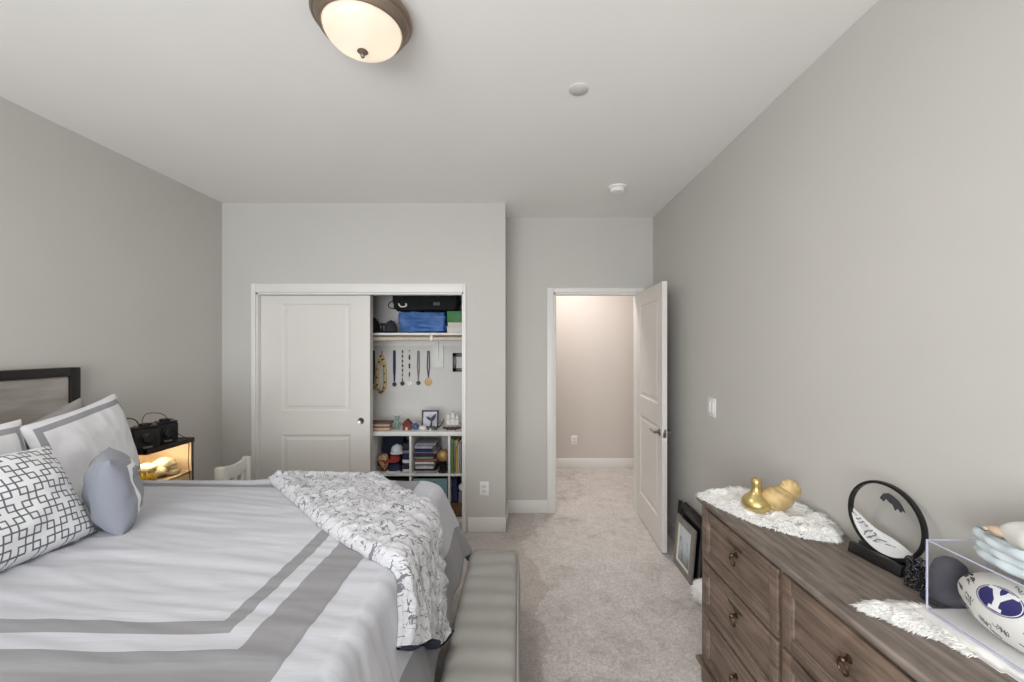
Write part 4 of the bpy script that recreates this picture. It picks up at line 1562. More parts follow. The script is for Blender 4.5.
rock((-2.235, 2.478, SZ + 0.082), (0.055, 0.060, 0.026), 'flat pale rock propped highest on the left in the terrarium', 1)
rock((-2.225, 2.605, SZ + 0.076), (0.058, 0.062, 0.036), 'large pale rock on the right in the terrarium', 5)
rock((-2.200, 2.535, SZ + 0.044), (0.040, 0.052, 0.028), 'hollowed pale rock in the middle front of the terrarium', 8)
rock((-2.270, 2.55, SZ + 0.040), (0.060, 0.110, 0.036), 'long low pale rock at the back of the terrarium', 12)
rock((-2.190, 2.625, SZ + 0.022), (0.036, 0.048, 0.022), 'small pale rock low on the right in the terrarium', 15)
M_moss = plain('yellow_moss', (206, 176, 70), 0.9, var=0.3, vscale=50)
m = MB()
rs = random.Random(8)
for k in range(170):
    c = Vector((-2.185 + rs.uniform(-0.03, 0.025), 2.425 + rs.uniform(-0.045, 0.05), SZ + 0.004))
    d = Vector((rs.uniform(-.5, .5), rs.uniform(-.5, .5), 1)).normalized()
    L = rs.uniform(0.02, 0.075)
    m.tube([c, c + d * L * 0.6, c + d * L + Vector((rs.uniform(-.01, .01), rs.uniform(-.01, .01), 0))], [0.002, 0.0035, 0.001], 5)
tag(m.build('moss_clump', M_moss, smooth=180), 'yellow moss clump in the left front of the terrarium', 'moss')
m = MB()
for dy in (0.0, 0.022):
    m.tube([(TX1 + 0.010, 2.668 + dy, TZ1 + 0.004), (TX1 + 0.012, 2.668 + dy, TZ1 - 0.03), (TX1 + 0.009, 2.666 + dy * 1.2, TZ1 - 0.15), (TX1 + 0.010, 2.682 + dy, TZ1 - 0.28), (TX1 + 0.010, 2.690 + dy, TZ0 + 0.004)], 0.0022, 6)
m.tube([(TX1 - 0.02, 2.66, TZ1 + 0.0032), (TX1 + 0.004, 2.665, TZ1 + 0.0045), (TX1 + 0.010, 2.668, TZ1 + 0.004)], 0.0022, 6)
tag(m.build('lamp_cord', plain('brown_cord', (70, 58, 50), 0.6), smooth=60), 'pair of thin cords hanging down the front of the terrarium', 'cord')


def camera_thing(loc, rz, label, first=None):
    if first:
        return dup(first, loc, label, rz)
    o = thing('camera', label, 'camera', loc, rz, 'old cameras on the terrarium')
    M_cam = plain('black_leather_body', (26, 25, 26), 0.55, var=0.3, vscale=40, bump=0.4, bscale=200)
    m = MB()
    m.box(-0.034, 0.030, -0.064, 0.064, 0, 0.116, 0.010, 3)
    m.box(-0.038, -0.020, -0.050, 0.050, 0.008, 0.100, 0.004)
    m.build('body', M_cam, o, local=True)
    m = MB()
    m.box(-0.030, 0.028, -0.060, 0.060, 0.1165, 0.128, 0.004)
    m.box(-0.018, 0.022, -0.022, 0.022, 0.127, 0.146, 0.006)
    m.build('top_plate', M_black, o, local=True)
    m = MB()
    m.lathe([(0, 0), (0.032, 0), (0.032, 0.010), (0.028, 0.012), (0.028, 0.030), (0.024, 0.032), (0.022, 0.026), (0, 0.024)], seg=32, M=Matrix.Translation((0.030, 0.0, 0.062)) @ Matrix.Rotation(PI / 2, 4, 'Y'))
    m.build('lens', M_black, o, local=True)
    for y in (-0.042, 0.042):
        MB().lathe([(0, 0.128), (0.010, 0.128), (0.010, 0.137), (0.007, 0.139), (0, 0.139)], (0.0, y, 0), seg=18).build('dial', M_nickel, o, local=True)['label'] = 'nickel dial'
    MB().box(0.0300, 0.0385, -0.022, 0.022, 0.004, 0.014).build('nameplate', M_nickel, o, local=True)['label'] = 'nickel nameplate'
    return o


c1 = camera_thing((-2.185, 2.428, TZ1 + 0.0005), -0.45, 'black box camera nearer the pillows on the terrarium lid')
camera_thing((-2.205, 2.585, TZ1 + 0.0005), -0.35, 'black box camera further along the terrarium lid', c1)


def strap(pts, label):
    m = MB()
    m.tube(pts, 0.0042, 8, flat=0.5)
    return tag(m.build('camera_strap', M_black, smooth=60), label, 'strap')


def spline(P, n=10):
    P = [Vector(p) for p in P]
    out = []
    for i in range(len(P) - 1):
        a, b, c, d = P[max(i - 1, 0)], P[i], P[i + 1], P[min(i + 2, len(P) - 1)]
        for k in range(n):
            t = k / n
            out.append(0.5 * ((2 * b) + (c - a) * t + (2 * a - 5 * b + 4 * c - d) * t * t + (3 * b - 3 * c + d - a) * t ** 3))
    out.append(P[-1])
    return out


strap(spline([(-2.170, 2.700, TZ1 + 0.0035), (-2.19, 2.672, TZ1 + 0.035), (-2.225, 2.665, TZ1 + 0.085), (-2.265, 2.655, TZ1 + 0.155), (-2.31, 2.62, TZ1 + 0.175), (-2.33, 2.585, TZ1 + 0.16), (-2.345, 2.58, TZ1 + 0.08), (-2.35, 2.58, TZ1 + 0.0035)]), 'stiff black strap arching highest above the terrarium lid')
strap(spline([(-2.295, 2.52, TZ1 + 0.004), (-2.29, 2.515, TZ1 + 0.08), (-2.30, 2.50, TZ1 + 0.145), (-2.33, 2.475, TZ1 + 0.165), (-2.365, 2.45, TZ1 + 0.155), (-2.38, 2.44, TZ1 + 0.08), (-2.385, 2.44, TZ1 + 0.004)]), 'lower black strap arching behind the cameras')

# ------------------------------------------------------------------ white chair beyond the bed
M_whitewood = plain('white_painted_wood', (226, 224, 218), 0.5, var=0.03, vscale=20)
ch = thing('chair', 'low white painted wooden chair between the bed and the closet', 'chair', (-1.86, 3.0, 0))
CH0, CH1, CHX, CHZ = 2.845, 3.150, -2.055, 0.716
MB().box(CHX - 0.035, CHX + 0.03, CH0, CH0 + 0.045, 0.0, CHZ, 0.008, 3).build('rear_post', M_whitewood, ch)
MB().box(CHX - 0.028, CHX + 0.028, CH1 - 0.036, CH1, 0.0, CHZ + 0.006, 0.010, 3).build('rear_post', M_whitewood, ch)
pts = []
nn = 14
for i in range(nn + 1):
    t = i / nn
    pts.append((CH0 + 0.045 + (CH1 - 0.036 - CH0 - 0.045) * t, CHZ - 0.002 - 0.016 * math.sin(PI * t)))
low = [(y, z - 0.075 - 0.014 * math.sin(PI * (y - CH0) / (CH1 - CH0))) for y, z in reversed(pts)]
MYZ = Matrix(((0, 0, 1, CHX - 0.012), (1, 0, 0, 0), (0, 1, 0, 0), (0, 0, 0, 1)))
MB().prism(pts + low, 0.024, M=MYZ, bev=0.003).build('top_rail', M_whitewood, ch)
for k in range(3):
    y = CH0 + 0.085 + k * 0.075
    MB().box(CHX - 0.008, CHX + 0.008, y - 0.014, y + 0.014, 0.40, CHZ - 0.09, 0.003).build('slat', M_whitewood, ch)
MB().box(CHX - 0.02, CHX + 0.40, CH0 + 0.002, CH1 - 0.002, 0.36, 0.40, 0.012, 3).build('seat', M_whitewood, ch)
for y in (CH0 + 0.03, CH1 - 0.03):
    MB().box(CHX + 0.34, CHX + 0.38, y - 0.02, y + 0.02, 0, 0.362, 0.004).build('front_leg', M_whitewood, ch)

# ------------------------------------------------------------------ closet fittings
M_mel = plain('white_melamine', (228, 227, 224), 0.45, var=0.01)
M_pole = plain('pine_pole', (214, 196, 172), 0.5, var=0.08, vscale=12, stretch=(0.5, 8, 8))
sh = thing('closet_shelf', 'high white closet shelf carrying bags above the hanging pole', 'shelf', (-1.3, 3.87, 1.64))
MB().box(XL + 0.002, -0.236, 3.700, 4.048, 1.648, 1.667, 0.002).build('board', M_mel, sh)
MB().box(XL + 0.002, -0.236, 4.032, 4.048, 1.55, 1.648, 0.002).build('cleat', M_mel, sh)
bx = -0.795
MB().prism([(4.030, 1.648), (3.735, 1.648), (3.735, 1.600), (3.750, 1.592), (3.77, 1.600), (3.80, 1.632), (4.0, 1.632), (4.018, 1.40), (4.030, 1.40)], 0.020, M=Matrix(((0, 0, 1, bx - 0.010), (1, 0, 0, 0), (0, 1, 0, 0), (0, 0, 0, 1)))).box(bx - 0.055, bx + 0.055, 4.028, 4.049, 1.34, 1.56, 0.002).build('bracket', M_mel, sh)
po = MB().cyl((XL + 0.003, 3.752, 1.615), (-0.236, 3.752, 1.615), 0.0165, seg=20).build('hanging_pole', M_pole)
tag(po, 'bare wooden hanging pole under the high closet shelf', 'pole')

# cube shelving
cb = thing('cube_shelf', 'white cube shelving unit standing inside the closet', 'shelving', (-0.96, 3.82, 0))
KX = [-1.640, -1.300, -0.960, -0.620, -0.265]
KY0, KY1 = 3.645, 4.030
MB().box(KX[0] - 0.02, KX[-1] + 0.02, KY0, KY1, 0.763, 0.800, 0.002).build('top_board', M_mel, cb)
MB().box(KX[0] - 0.02, KX[-1] + 0.02, KY0, KY1, 0.0, 0.038, 0.002).build('bottom_board', M_mel, cb)
for x in (KX[0], KX[-1]):
    MB().box(x - 0.02, x + 0.02, KY0, KY1, 0.038, 0.763, 0.002).build('side_panel', M_mel, cb)
for x in KX[1:-1]:
    MB().box(x - 0.009, x + 0.009, KY0 + 0.002, KY1, 0.038, 0.763, 0.001).build('divider', M_mel, cb)
for a, b in zip(KX, KX[1:]):
    MB().box(a + 0.009, b - 0.009, KY0 + 0.002, KY1, 0.412, 0.430, 0.001).build('cube_shelf_board', M_mel, cb)
ZK = 0.8005
Z1 = 0.4305
Z2 = 0.0385

# ---- high shelf contents
def soft_box(name, mat_, x0, x1, y0, y1, z0, z1, seed, amp=0.012, parent=None, rnd=0.25):
    """A stuffed cloth bag: a rounded box crumpled by noise, flat underneath."""
    m = MB()
    t = bmesh.new()
    bmesh.ops.create_cube(t, size=2.0)
    bmesh.ops.subdivide_edges(t, edges=list(t.edges), cuts=18, use_grid_fill=True)
    cx, cy, cz = (x0 + x1) / 2, (y0 + y1) / 2, (z0 + z1) / 2
    for v in t.verts:
        p = v.co.copy()
        q = p.normalized() * 1.35
        p = p.lerp(q, rnd)
        k = Vector((p.x * (x1 - x0) / 2, p.y * (y1 - y0) / 2, p.z * (z1 - z0) / 2))
        n_ = noise.noise(Vector((p.x * 1.6 + seed, p.y * 1.6, p.z * 2.2))) + 0.5 * abs(noise.noise(Vector((p.x * 4 + seed, p.y * 4, p.z * 5 + p.x * 4))))
        k += Vector((p.x, p.y, p.z)).normalized() * amp * (n_ - 0.75)
        k.x = max(-(x1 - x0) / 2, min((x1 - x0) / 2, k.x))
        k.y = max(-(y1 - y0) / 2, min((y1 - y0) / 2, k.y))
        k.z = max(-(z1 - z0) / 2, min((z1 - z0) / 2, k.z))
        v.co = Vector((cx, cy, cz)) + k
    m._add(t, None, 0)
    return m.build(name, mat_, parent, smooth=180)


ZS = 1.6675
M_blue = plain('blue_nylon', (58, 100, 160), 0.5, var=0.25, vscale=9, bump=0.9, bscale=16)
bb_ = soft_box('folded_bag', M_blue, -1.105, -0.662, 3.735, 3.98, ZS, ZS + 0.200, 3, 0.030, rnd=0.12)
tag(bb_, 'crumpled blue nylon bag on the high closet shelf', 'bag')
db = thing('duffel_bag', 'black duffel bag lying on the blue bag in the closet', 'bag', (-0.86, 3.86, ZS + 0.199))
soft_box('body', M_blackcloth, -1.155, -0.560, 3.730, 4.02, ZS + 0.1985, ZS + 0.430, 8, 0.016, db)
m = MB()
m.tube(spline([(-1.12, 3.729, ZS + 0.30), (-1.17, 3.722, ZS + 0.26), (-1.165, 3.724, ZS + 0.225), (-1.10, 3.727, ZS + 0.215), (-0.99, 3.726, ZS + 0.235)]), 0.009, 8, flat=0.5)
m.build('strap', M_blackcloth, db)
m = MB()
m.tube(spline([(-1.085, 3.727, ZS + 0.262), (-1.07, 3.724, ZS + 0.238), (-1.04, 3.724, ZS + 0.232), (-1.015, 3.724, ZS + 0.245), (-1.022, 3.724, ZS + 0.262)]), 0.006, 8)
m.build('buckle', M_plastic, db)['label'] = 'white buckle'
MB().box(-0.775, -0.715, 3.7275, 3.7305, ZS + 0.245, ZS + 0.275, 0.001).build('patch', plain('grey_patch', (80, 88, 86), 0.7, var=0.3, vscale=90), db)['label'] = 'small grey patch'

M_green = plain('green_card', (52, 118, 58), 0.5, var=0.12, vscale=12)
M_creamc = plain('cream_card', (216, 204, 180), 0.7, var=0.06)
M_whitec = plain('pale_card', (206, 204, 200), 0.6, var=0.05)


def flat_box(name, x0, x1, y0, y1, z0, z1, mt, label, cat, side=None, group=None):
    o = thing(name, label, cat, ((x0 + x1) / 2, (y0 + y1) / 2, z0), 0, group)
    h = z1 - z0
    MB().box(x0 + 0.002, x1 - 0.002, y0 + 0.002, y1 - 0.002, z0, z0 + h * 0.5, 0.001).build('tray', side or mt, o)
    MB().box(x0, x1, y0, y1, z0 + h * 0.25, z1, 0.003).build('lid', mt, o)
    return o


flat_box('game_box', -0.655, -0.505, 3.74, 3.99, ZS, ZS + 0.062, M_whitec, 'pale grey box at the bottom of the closet shelf stack', 'box', M_creamc)
flat_box('game_box', -0.650, -0.515, 3.745, 3.98, ZS + 0.0625, ZS + 0.094, M_creamc, 'thin cream box between the pale and green boxes', 'box', M_whitec)
flat_box('game_box', -0.655, -0.505, 3.74, 3.99, ZS + 0.0945, ZS + 0.197, M_green, 'green box on top of the closet shelf stack', 'box')


def cap_thing(loc, rz, r, m_crown, m_brim, label, name='cap', hh=0.8):
    o = thing(name, label, 'cap', loc, rz)
    prof = [(0, 0.004), (r * 0.97, 0.004), (r, 0.010)] + [(r * math.cos(a) ** 0.8, 0.012 + r * hh * math.sin(a)) for a in [k * PI / 2 / 9 for k in range(1, 9)]] + [(0, 0.012 + r * hh)]
    m = MB().lathe(prof, seg=30)
    m.build('crown', m_crown, o, local=True, smooth=180)
    m = MB()

    def br(a, b):
        an = math.radians(-62 + 124 * a)
        rr = r * (0.97 + b * 0.62 * math.cos(an * 0.95))
        return Vector((rr * math.cos(an), rr * math.sin(an) * 1.0, 0.012 - 0.012 * b * b - 0.010 * (abs(math.sin(an))) * b * 0 + 0.0))
    m.grid(br, 24, 6)
    b2 = m.build('brim', m_brim, o, local=True, smooth=180, recalc=False)
    so = b2.modifiers.new('thickness', 'SOLIDIFY')
    so.thickness = 0.004
    MB().ball((0, 0, 0.013 + r * hh), (0.008, 0.008, 0.005), 12, 8).build('button', m_brim, o, local=True)
    return o


M_dkgrey = plain('dark_grey_twill', (52, 52, 58), 0.9, var=0.2, vscale=40)
cap_thing((-1.372, 3.80, ZS), -1.2, 0.098, M_blackcloth, M_blackcloth, 'large black cap at the left end of the high closet shelf', hh=1.45)
cap_thing((-1.168, 3.775, ZS), -2.0, 0.056, M_dkgrey, M_blackcloth, 'small dark grey cap beside the blue bag', hh=1.8)
m = MB()
for k, y in enumerate((3.745, 3.765)):
    m.tube(spline([(-1.272 + 0.02 * k, y, ZS + 0.004), (-1.262 + 0.02 * k, y, ZS + 0.06), (-1.245 + 0.02 * k, y, ZS + 0.085), (-1.235 + 0.018 * k, y, ZS + 0.05), (-1.232 + 0.018 * k, y, ZS + 0.004)]), 0.006, 8)
tag(m.build('looped_strap', M_blackcloth, smooth=60), 'looped black strap standing between the two dark caps', 'strap')

# ---- back wall of the closet
YB = 4.05
M_gmed = plain('gold_medal', (176, 150, 104), 0.5, 0.6, var=0.15, vscale=60)
M_dmed = plain('dark_bronze_medal', (66, 60, 54), 0.4, 0.8, var=0.2, vscale=60)
M_smed = plain('silver_medal', (186, 186, 184), 0.35, 0.85, var=0.15, vscale=60)


def dashed(name, a, b, freq):
    n = NT(name)
    _, _, z = n.sep(n.coord('Object'))
    s = n.math('GREATER_THAN', n.math('FRACT', n.math('MULTIPLY', z, freq)), 0.55)
    n.base(n.mix(s, lin(*a), lin(*b))).set(0.7)
    return n.m


def medal(x, ztop, zdisc, rd, m_rib, m_disc, label, wd=0.012, spread=0.012, ring=False):
    o = thing('medal', label, 'medal', (x, YB - 0.008, zdisc - rd), 0, 'medals hung on the closet back wall')
    m = MB()
    for s in (-1, 1):
        M = Matrix(((1, 0, 0, 0), (0, 0, 1, YB - 0.007 + 0.0015 * s), (0, 1, 0, 0), (0, 0, 0, 1)))
        m.prism([(x + s * spread * 0.6 - wd / 2, ztop), (x + s * spread * 0.6 + wd / 2, ztop), (x + s * spread + wd / 2, (ztop + zdisc) / 2), (x + wd * 0.4, zdisc + rd + 0.004), (x - wd * 0.4, zdisc + rd + 0.004), (x + s * spread - wd / 2, (ztop + zdisc) / 2)], 0.001, M=M)
    m.build('ribbon', m_rib, o, smooth=0)
    m = MB()
    R = Matrix.Translation((x, YB - 0.004, zdisc)) @ Matrix.Rotation(PI / 2, 4, 'X')
    if ring:
        m.lathe([(rd * 0.5, 0), (rd, 0), (rd, 0.004), (rd * 0.5, 0.004), (rd * 0.5, 0)], seg=28, M=R)
    else:
        m.lathe([(0, 0), (rd, 0), (rd, 0.004), (rd * 0.86, 0.005), (rd * 0.82, 0.0035), (rd * 0.3, 0.0035), (rd * 0.22, 0.006), (0, 0.006)], seg=28, M=R)
    m.tube([(x + 0.006 * math.cos(2 * PI * k / 12), YB - 0.006, zdisc + rd + 0.004 + 0.006 * math.sin(2 * PI * k / 12)) for k in range(12)], 0.0012, 6, closed=True)
    m.build('medallion', m_disc, o)
    MB().cyl((x, YB - 0.012, ztop), (x, YB, ztop), 0.005, seg=10).build('pin', M_black, o)
    return o


M_ribn = plain('navy_ribbon', (48, 56, 92), 0.7, var=0.1)
M_ribg = plain('mauve_grey_ribbon', (138, 128, 136), 0.7, var=0.1)
M_ribp = plain('purple_ribbon', (96, 72, 104), 0.7, var=0.15)
M_ribk = plain('black_ribbon', (26, 25, 28), 0.8, var=0.1)
medal(-1.218, 1.505, 1.178, 0.021, M_ribn, M_dmed, 'medal on a solid navy ribbon', 0.018, 0.005)
medal(-1.140, 1.505, 1.186, 0.021, dashed('maroon_dash_ribbon', (92, 54, 56), (206, 200, 196), 22), M_dmed, 'dark medal on a maroon and white dashed ribbon', 0.009, 0.003)
medal(-1.072, 1.505, 1.188, 0.021, dashed('black_dash_ribbon', (44, 44, 52), (214, 212, 208), 12), M_smed, 'pale ring medal on a black and white dashed ribbon', 0.010, 0.003, ring=True)
medal(-0.985, 1.500, 1.192, 0.021, M_ribg, M_dmed, 'dark medal on a mauve grey ribbon', 0.013, 0.009)
medal(-0.888, 1.500, 1.202, 0.036, M_ribp, M_gmed, 'large gold medal on a purple ribbon', 0.012, 0.011)
medal(-1.424, 1.505, 1.150, 0.026, M_ribk, M_gmed, 'medal on a black ribbon half behind the sliding door', 0.026, 0.006)
# flower lei garland
le = thing('garland', 'cream and black flower garland hanging among the medals', 'garland', (-1.340, YB - 0.02, 1.10))
M_petal = plain('cream_petals', (214, 190, 138), 0.8, var=0.25, vscale=60)
loop = spline([(-1.338, YB - 0.012, 1.49), (-1.352, YB - 0.016, 1.43), (-1.374, YB - 0.02, 1.33), (-1.380, YB - 0.02, 1.20), (-1.365, YB - 0.02, 1.125), (-1.342, YB - 0.02, 1.105), (-1.318, YB - 0.02, 1.125), (-1.304, YB - 0.02, 1.20), (-1.308, YB - 0.02, 1.33), (-1.326, YB - 0.016, 1.43), (-1.336, YB - 0.012, 1.49)], 8)
m = MB()
m.tube(loop[:-1], [0.004 if p.z > 1.45 else 0.015 + 0.003 * math.sin(i * 2.1) for i, p in enumerate(loop[:-1])], 10)
m.build('flower_string', M_petal, le, smooth=180)
k = 0
for i in range(6, len(loop) - 6, 5):
    p = loop[i]
    MB().ball((p.x, p.y - 0.008, p.z), (0.011, 0.009, 0.013), 12, 8).build('dark_bead', M_black, le)
MB().cyl((-1.337, YB - 0.016, 1.492), (-1.337, YB, 1.492), 0.004, seg=10).build('pin', M_black, le)
# framed certificate
cf = thing('wall_picture', 'small black framed certificate on the closet back wall', 'picture', (-0.575, YB - 0.01, 1.30))
m = MB()
x0, x1, z0, z1, fw_ = -0.652, -0.486, 1.302, 1.482, 0.034
m.box(x0, x0 + fw_, YB - 0.02, YB - 0.001, z0, z1, 0.002).box(x1 - fw_, x1, YB - 0.02, YB - 0.001, z0, z1, 0.002)
m.box(x0, x1, YB - 0.02, YB - 0.001, z0, z0 + fw_, 0.002).box(x0, x1, YB - 0.02, YB - 0.001, z1 - fw_, z1, 0.002)
m.build('frame', M_black, cf)
MB().box(x0 + fw_, x1 - fw_, YB - 0.010, YB - 0.006, z0 + fw_, z1 - fw_).build('print', plain('certificate_paper', (206, 204, 198), 0.7, var=0.12, vscale=50), cf)

# ---- on top of the cube shelving
def banded_wood():
    n = NT('striped_carved_wood')
    _, _, z = n.sep(n.coord('Object'))
    x, _, _ = n.sep(n.coord('Object'))
    s = n.math('FRACT', n.math('MULTIPLY', z, 26))
    c = n.ramp(s, [(0.0, lin(112, 78, 60)), (0.35, lin(196, 172, 146)), (0.6, lin(206, 186, 160)), (0.75, lin(92, 62, 48))])
    p = n.math('GREATER_THAN', n.noise(n.coord('Object'), 45, 2), 0.58)
    n.base(n.mix(n.math('MULTIPLY', p, 0.5), c, lin(214, 150, 118))).set(0.6)
    return n.m


wb = thing('wooden_box', 'long striped carved wooden box at the left of the cube shelf top', 'box', (-1.265, 3.735, ZK))
mbw = banded_wood()
MB().box(-1.385, -1.150, 3.675, 3.79, ZK, ZK + 0.058, 0.003).build('body', mbw, wb)
MB().box(-1.390, -1.146, 3.670, 3.795, ZK + 0.058, ZK + 0.076, 0.004).build('lid', plain('dark_stained_wood', (96, 68, 54), 0.5, var=0.15), wb)

M_jade = plain('pale_green_glaze', (128, 152, 142), 0.4, var=0.2, vscale=50)
fg = thing('green_figurine', 'small pale green figurine beside the striped wooden box', 'figurine', (-1.105, 3.745, ZK))
m = MB()
m.ball((-1.105, 3.745, ZK + 0.045), (0.018, 0.014, 0.044), 20, 14)
m.ball((-1.102, 3.743, ZK + 0.100), (0.017, 0.015, 0.018), 18, 12)
m.build('body', M_jade, fg, smooth=180)
for s, z in ((-1, 0.108), (1, 0.112)):
    MB().tube([(-1.102 + s * 0.010, 3.743, ZK + z), (-1.102 + s * 0.022, 3.742, ZK + z + 0.010), (-1.102 + s * 0.034, 3.744, ZK + z + 0.018)], [0.006, 0.005, 0.002], 8).build('horn', M_jade, fg, smooth=180)
for s in (-1, 1):
    MB().tube([(-1.105 + s * 0.014, 3.743, ZK + 0.070), (-1.105 + s * 0.030, 3.738, ZK + 0.055), (-1.105 + s * 0.034, 3.734, ZK + 0.036)], [0.007, 0.006, 0.005], 8).build('arm', M_jade, fg, smooth=180)
    MB().tube([(-1.105 + s * 0.010, 3.744, ZK + 0.020), (-1.105 + s * 0.018, 3.732, ZK + 0.008), (-1.105 + s * 0.024, 3.722, ZK + 0.006)], [0.009, 0.008, 0.006], 8).build('foot', M_jade, fg, smooth=180)

M_redw = plain('red_brown_wood', (128, 58, 40), 0.6, var=0.15, vscale=30)
ho = thing('toy_house', 'tiny red brown wooden house on the cube shelf top', 'ornament', (-1.010, 3.735, ZK))
MB().box(-1.045, -0.975, 3.71, 3.76, ZK, ZK + 0.050, 0.001).build('walls', M_redw, ho)
MB().prism([(-1.053, ZK + 0.048), (-0.967, ZK + 0.048), (-0.972, ZK + 0.060), (-1.004, ZK + 0.094), (-1.010, ZK + 0.098), (-1.016, ZK + 0.094), (-1.048, ZK + 0.060)], 0.062, M=Matrix(((1, 0, 0, 0), (0, 0, 1, 3.704), (0, 1, 0, 0), (0, 0, 0, 1)))).build('roof', plain('dark_red_roof', (104, 44, 32), 0.6, var=0.2, vscale=40), ho)
MB().box(-1.018, -1.000, 3.7065, 3.7105, ZK + 0.001, ZK + 0.026).build('doorway', M_creamc, ho)
M_cobalt = plain('cobalt_glaze', (72, 90, 150), 0.25, var=0.35, vscale=40, spec=0.6)
m = MB().ball((-0.935, 3.735, ZK + 0.031), 0.030, 24, 16)
tag(m.build('glass_globe', M_cobalt, smooth=180), 'small cobalt blue globe between the toy house and black photo frame', 'ornament')
pf = thing('photo_frame', 'black photo frame standing on the cube shelf top', 'photo frame', (-0.825, 3.82, ZK))
x0, x1, z0, z1, fw_ = -0.902, -0.748, ZK, ZK + 0.160, 0.014
R = Matrix.Translation((0, 3.82, ZK)) @ Matrix.Rotation(math.radians(-8), 4, 'X') @ Matrix.Translation((0, 0, -ZK))
m = MB()
m.box(x0, x0 + fw_, -0.008, 0.008, z0, z1, 0.002, M=R).box(x1 - fw_, x1, -0.008, 0.008, z0, z1, 0.002, M=R).box(x0, x1, -0.008, 0.008, z0, z0 + fw_, 0.002, M=R).box(x0, x1, -0.008, 0.008, z1 - fw_, z1, 0.002, M=R)
m.build('frame', M_black, pf)
MB().box(x0 + fw_, x1 - fw_, -0.002, 0.003, z0 + fw_, z1 - fw_, M=R).build('photograph', plain('pale_lilac_print', (204, 202, 212), 0.4, var=0.12, vscale=18), pf)
MB().prism([(3.835, ZK + 0.10), (3.895, ZK), (3.885, ZK), (3.830, ZK + 0.09)], 0.03, M=Matrix(((0, 0, 1, -0.84), (1, 0, 0, 0), (0, 1, 0, 0), (0, 0, 0, 1)))).build('easel_back', M_black, pf)
m = MB().ball((-0.872, 3.735, ZK + 0.017), (0.034, 0.022, 0.019), 24, 14, fn=lambda v: 1 + 0.06 * math.sin(9 * math.atan2(v.y, v.x)))
tag(m.build('seashell', M_cream, smooth=180), 'small cream seashell in front of the black photo frame', 'seashell')
M_slate = plain('slate_blue_glaze', (58, 70, 84), 0.35, var=0.3, vscale=40)
wt = thing('whale_tail', 'slate blue tail-shaped sculpture in front of the black photo frame', 'sculpture', (-0.795, 3.735, ZK))
MB().lathe([(0, 0), (0.034, 0), (0.032, 0.008), (0.018, 0.022), (0.0, 0.026)], (-0.800, 3.735, ZK), seg=24).build('base', M_smed, wt, smooth=60)
m = MB()
m.tube(spline([(-0.802, 3.735, ZK + 0.018), (-0.796, 3.735, ZK + 0.05), (-0.790, 3.733, ZK + 0.085)], 6), [0.012 - 0.0005 * i for i in range(13)], 10)
m.prism([(-0.790, 0.072), (-0.826, 0.094), (-0.846, 0.118), (-0.815, 0.116), (-0.796, 0.104), (-0.785, 0.120), (-0.762, 0.142), (-0.752, 0.146), (-0.756, 0.116), (-0.772, 0.086)], 0.010, M=Matrix(((1, 0, 0, 0), (0, 0, 1, 3.727), (0, 1, 0, ZK), (0, 0, 0, 1))), bev=0.003)
m.build('tail', M_slate, wt, smooth=60)
m = MB()
m.tube(spline([(-0.760, 3.70, ZK + 0.009), (-0.735, 3.70, ZK + 0.018), (-0.705, 3.702, ZK + 0.042), (-0.682, 3.705, ZK + 0.082), (-0.676, 3.706, ZK + 0.106)], 8), [0.008 + 0.009 * math.sin(PI * min(1, (i + 2) / 36)) - 0.00028 * i for i in range(33)], 10, flat=0.6)
tag(m.build('carved_horn', plain('dark_horn', (70, 68, 66), 0.4, var=0.2, vscale=30), smooth=180), 'dark curved horn between the photo frame and model ship', 'ornament')
# model ship
si = thing('model_ship', 'small model sailing ship with a dark hull on the cube shelf top', 'model ship', (-0.605, 3.72, ZK))
M_hull = plain('dark_hull_wood', (70, 50, 44), 0.5, var=0.15)


def hull(a, b):
    t = a * 2 - 1
    wd = 0.018 * (1 - abs(t) ** 2.6) + 0.0004
    an = PI * b
    return Vector((-0.610 + 0.082 * t, 3.72 + wd * math.cos(an), ZK + 0.024 + 0.006 * t * t - 0.021 * math.sin(an) * (1 - 0.35 * t * t)))


m = MB()
m.grid(hull, 28, 10)
m.grid(lambda a, b: Vector((-0.610 + 0.082 * (a * 2 - 1), 3.72 + (0.018 * (1 - abs(a * 2 - 1) ** 2.6) + 0.0004) * (1 - 2 * b), ZK + 0.024 + 0.006 * (a * 2 - 1) ** 2)), 28, 2)
m.build('hull', M_hull, si, smooth=60)
MB().box(-0.650, -0.640, 3.705, 3.735, ZK, ZK + 0.012).box(-0.580, -0.570, 3.705, 3.735, ZK, ZK + 0.012).build('cradle', M_hull, si)
M_mast = plain('mast_wood', (120, 104, 90), 0.5)
M_sail = plain('white_sailcloth', (224, 222, 216), 0.8, var=0.04)
for x, h in ((-0.640, 0.145), (-0.600, 0.172), (-0.562, 0.14)):
    MB().cyl((x, 3.72, ZK + 0.022), (x, 3.72, ZK + h), 0.0018, 0.001, 8).build('mast', M_mast, si)
for x, z0, z1, wb_, wt_ in ((-0.640, 0.040, 0.090, 0.020, 0.016), (-0.640, 0.093, 0.135, 0.016, 0.010), (-0.600, 0.040, 0.100, 0.024, 0.019), (-0.600, 0.103, 0.155, 0.018, 0.012), (-0.562, 0.042, 0.088, 0.018, 0.015), (-0.562, 0.091, 0.130, 0.014, 0.009)):
    m = MB()
    m.grid(lambda a, b: Vector((x + (a * 2 - 1) * (wb_ + (wt_ - wb_) * b), 3.7165 - 0.006 * math.sin(PI * a) * math.sin(PI * b), ZK + z0 + (z1 - z0) * b)), 8, 8)
    sl = m.build('sail', M_sail, si, smooth=180)
    sm_ = sl.modifiers.new('thickness', 'SOLIDIFY')
    sm_.thickness = 0.0012
m = MB()
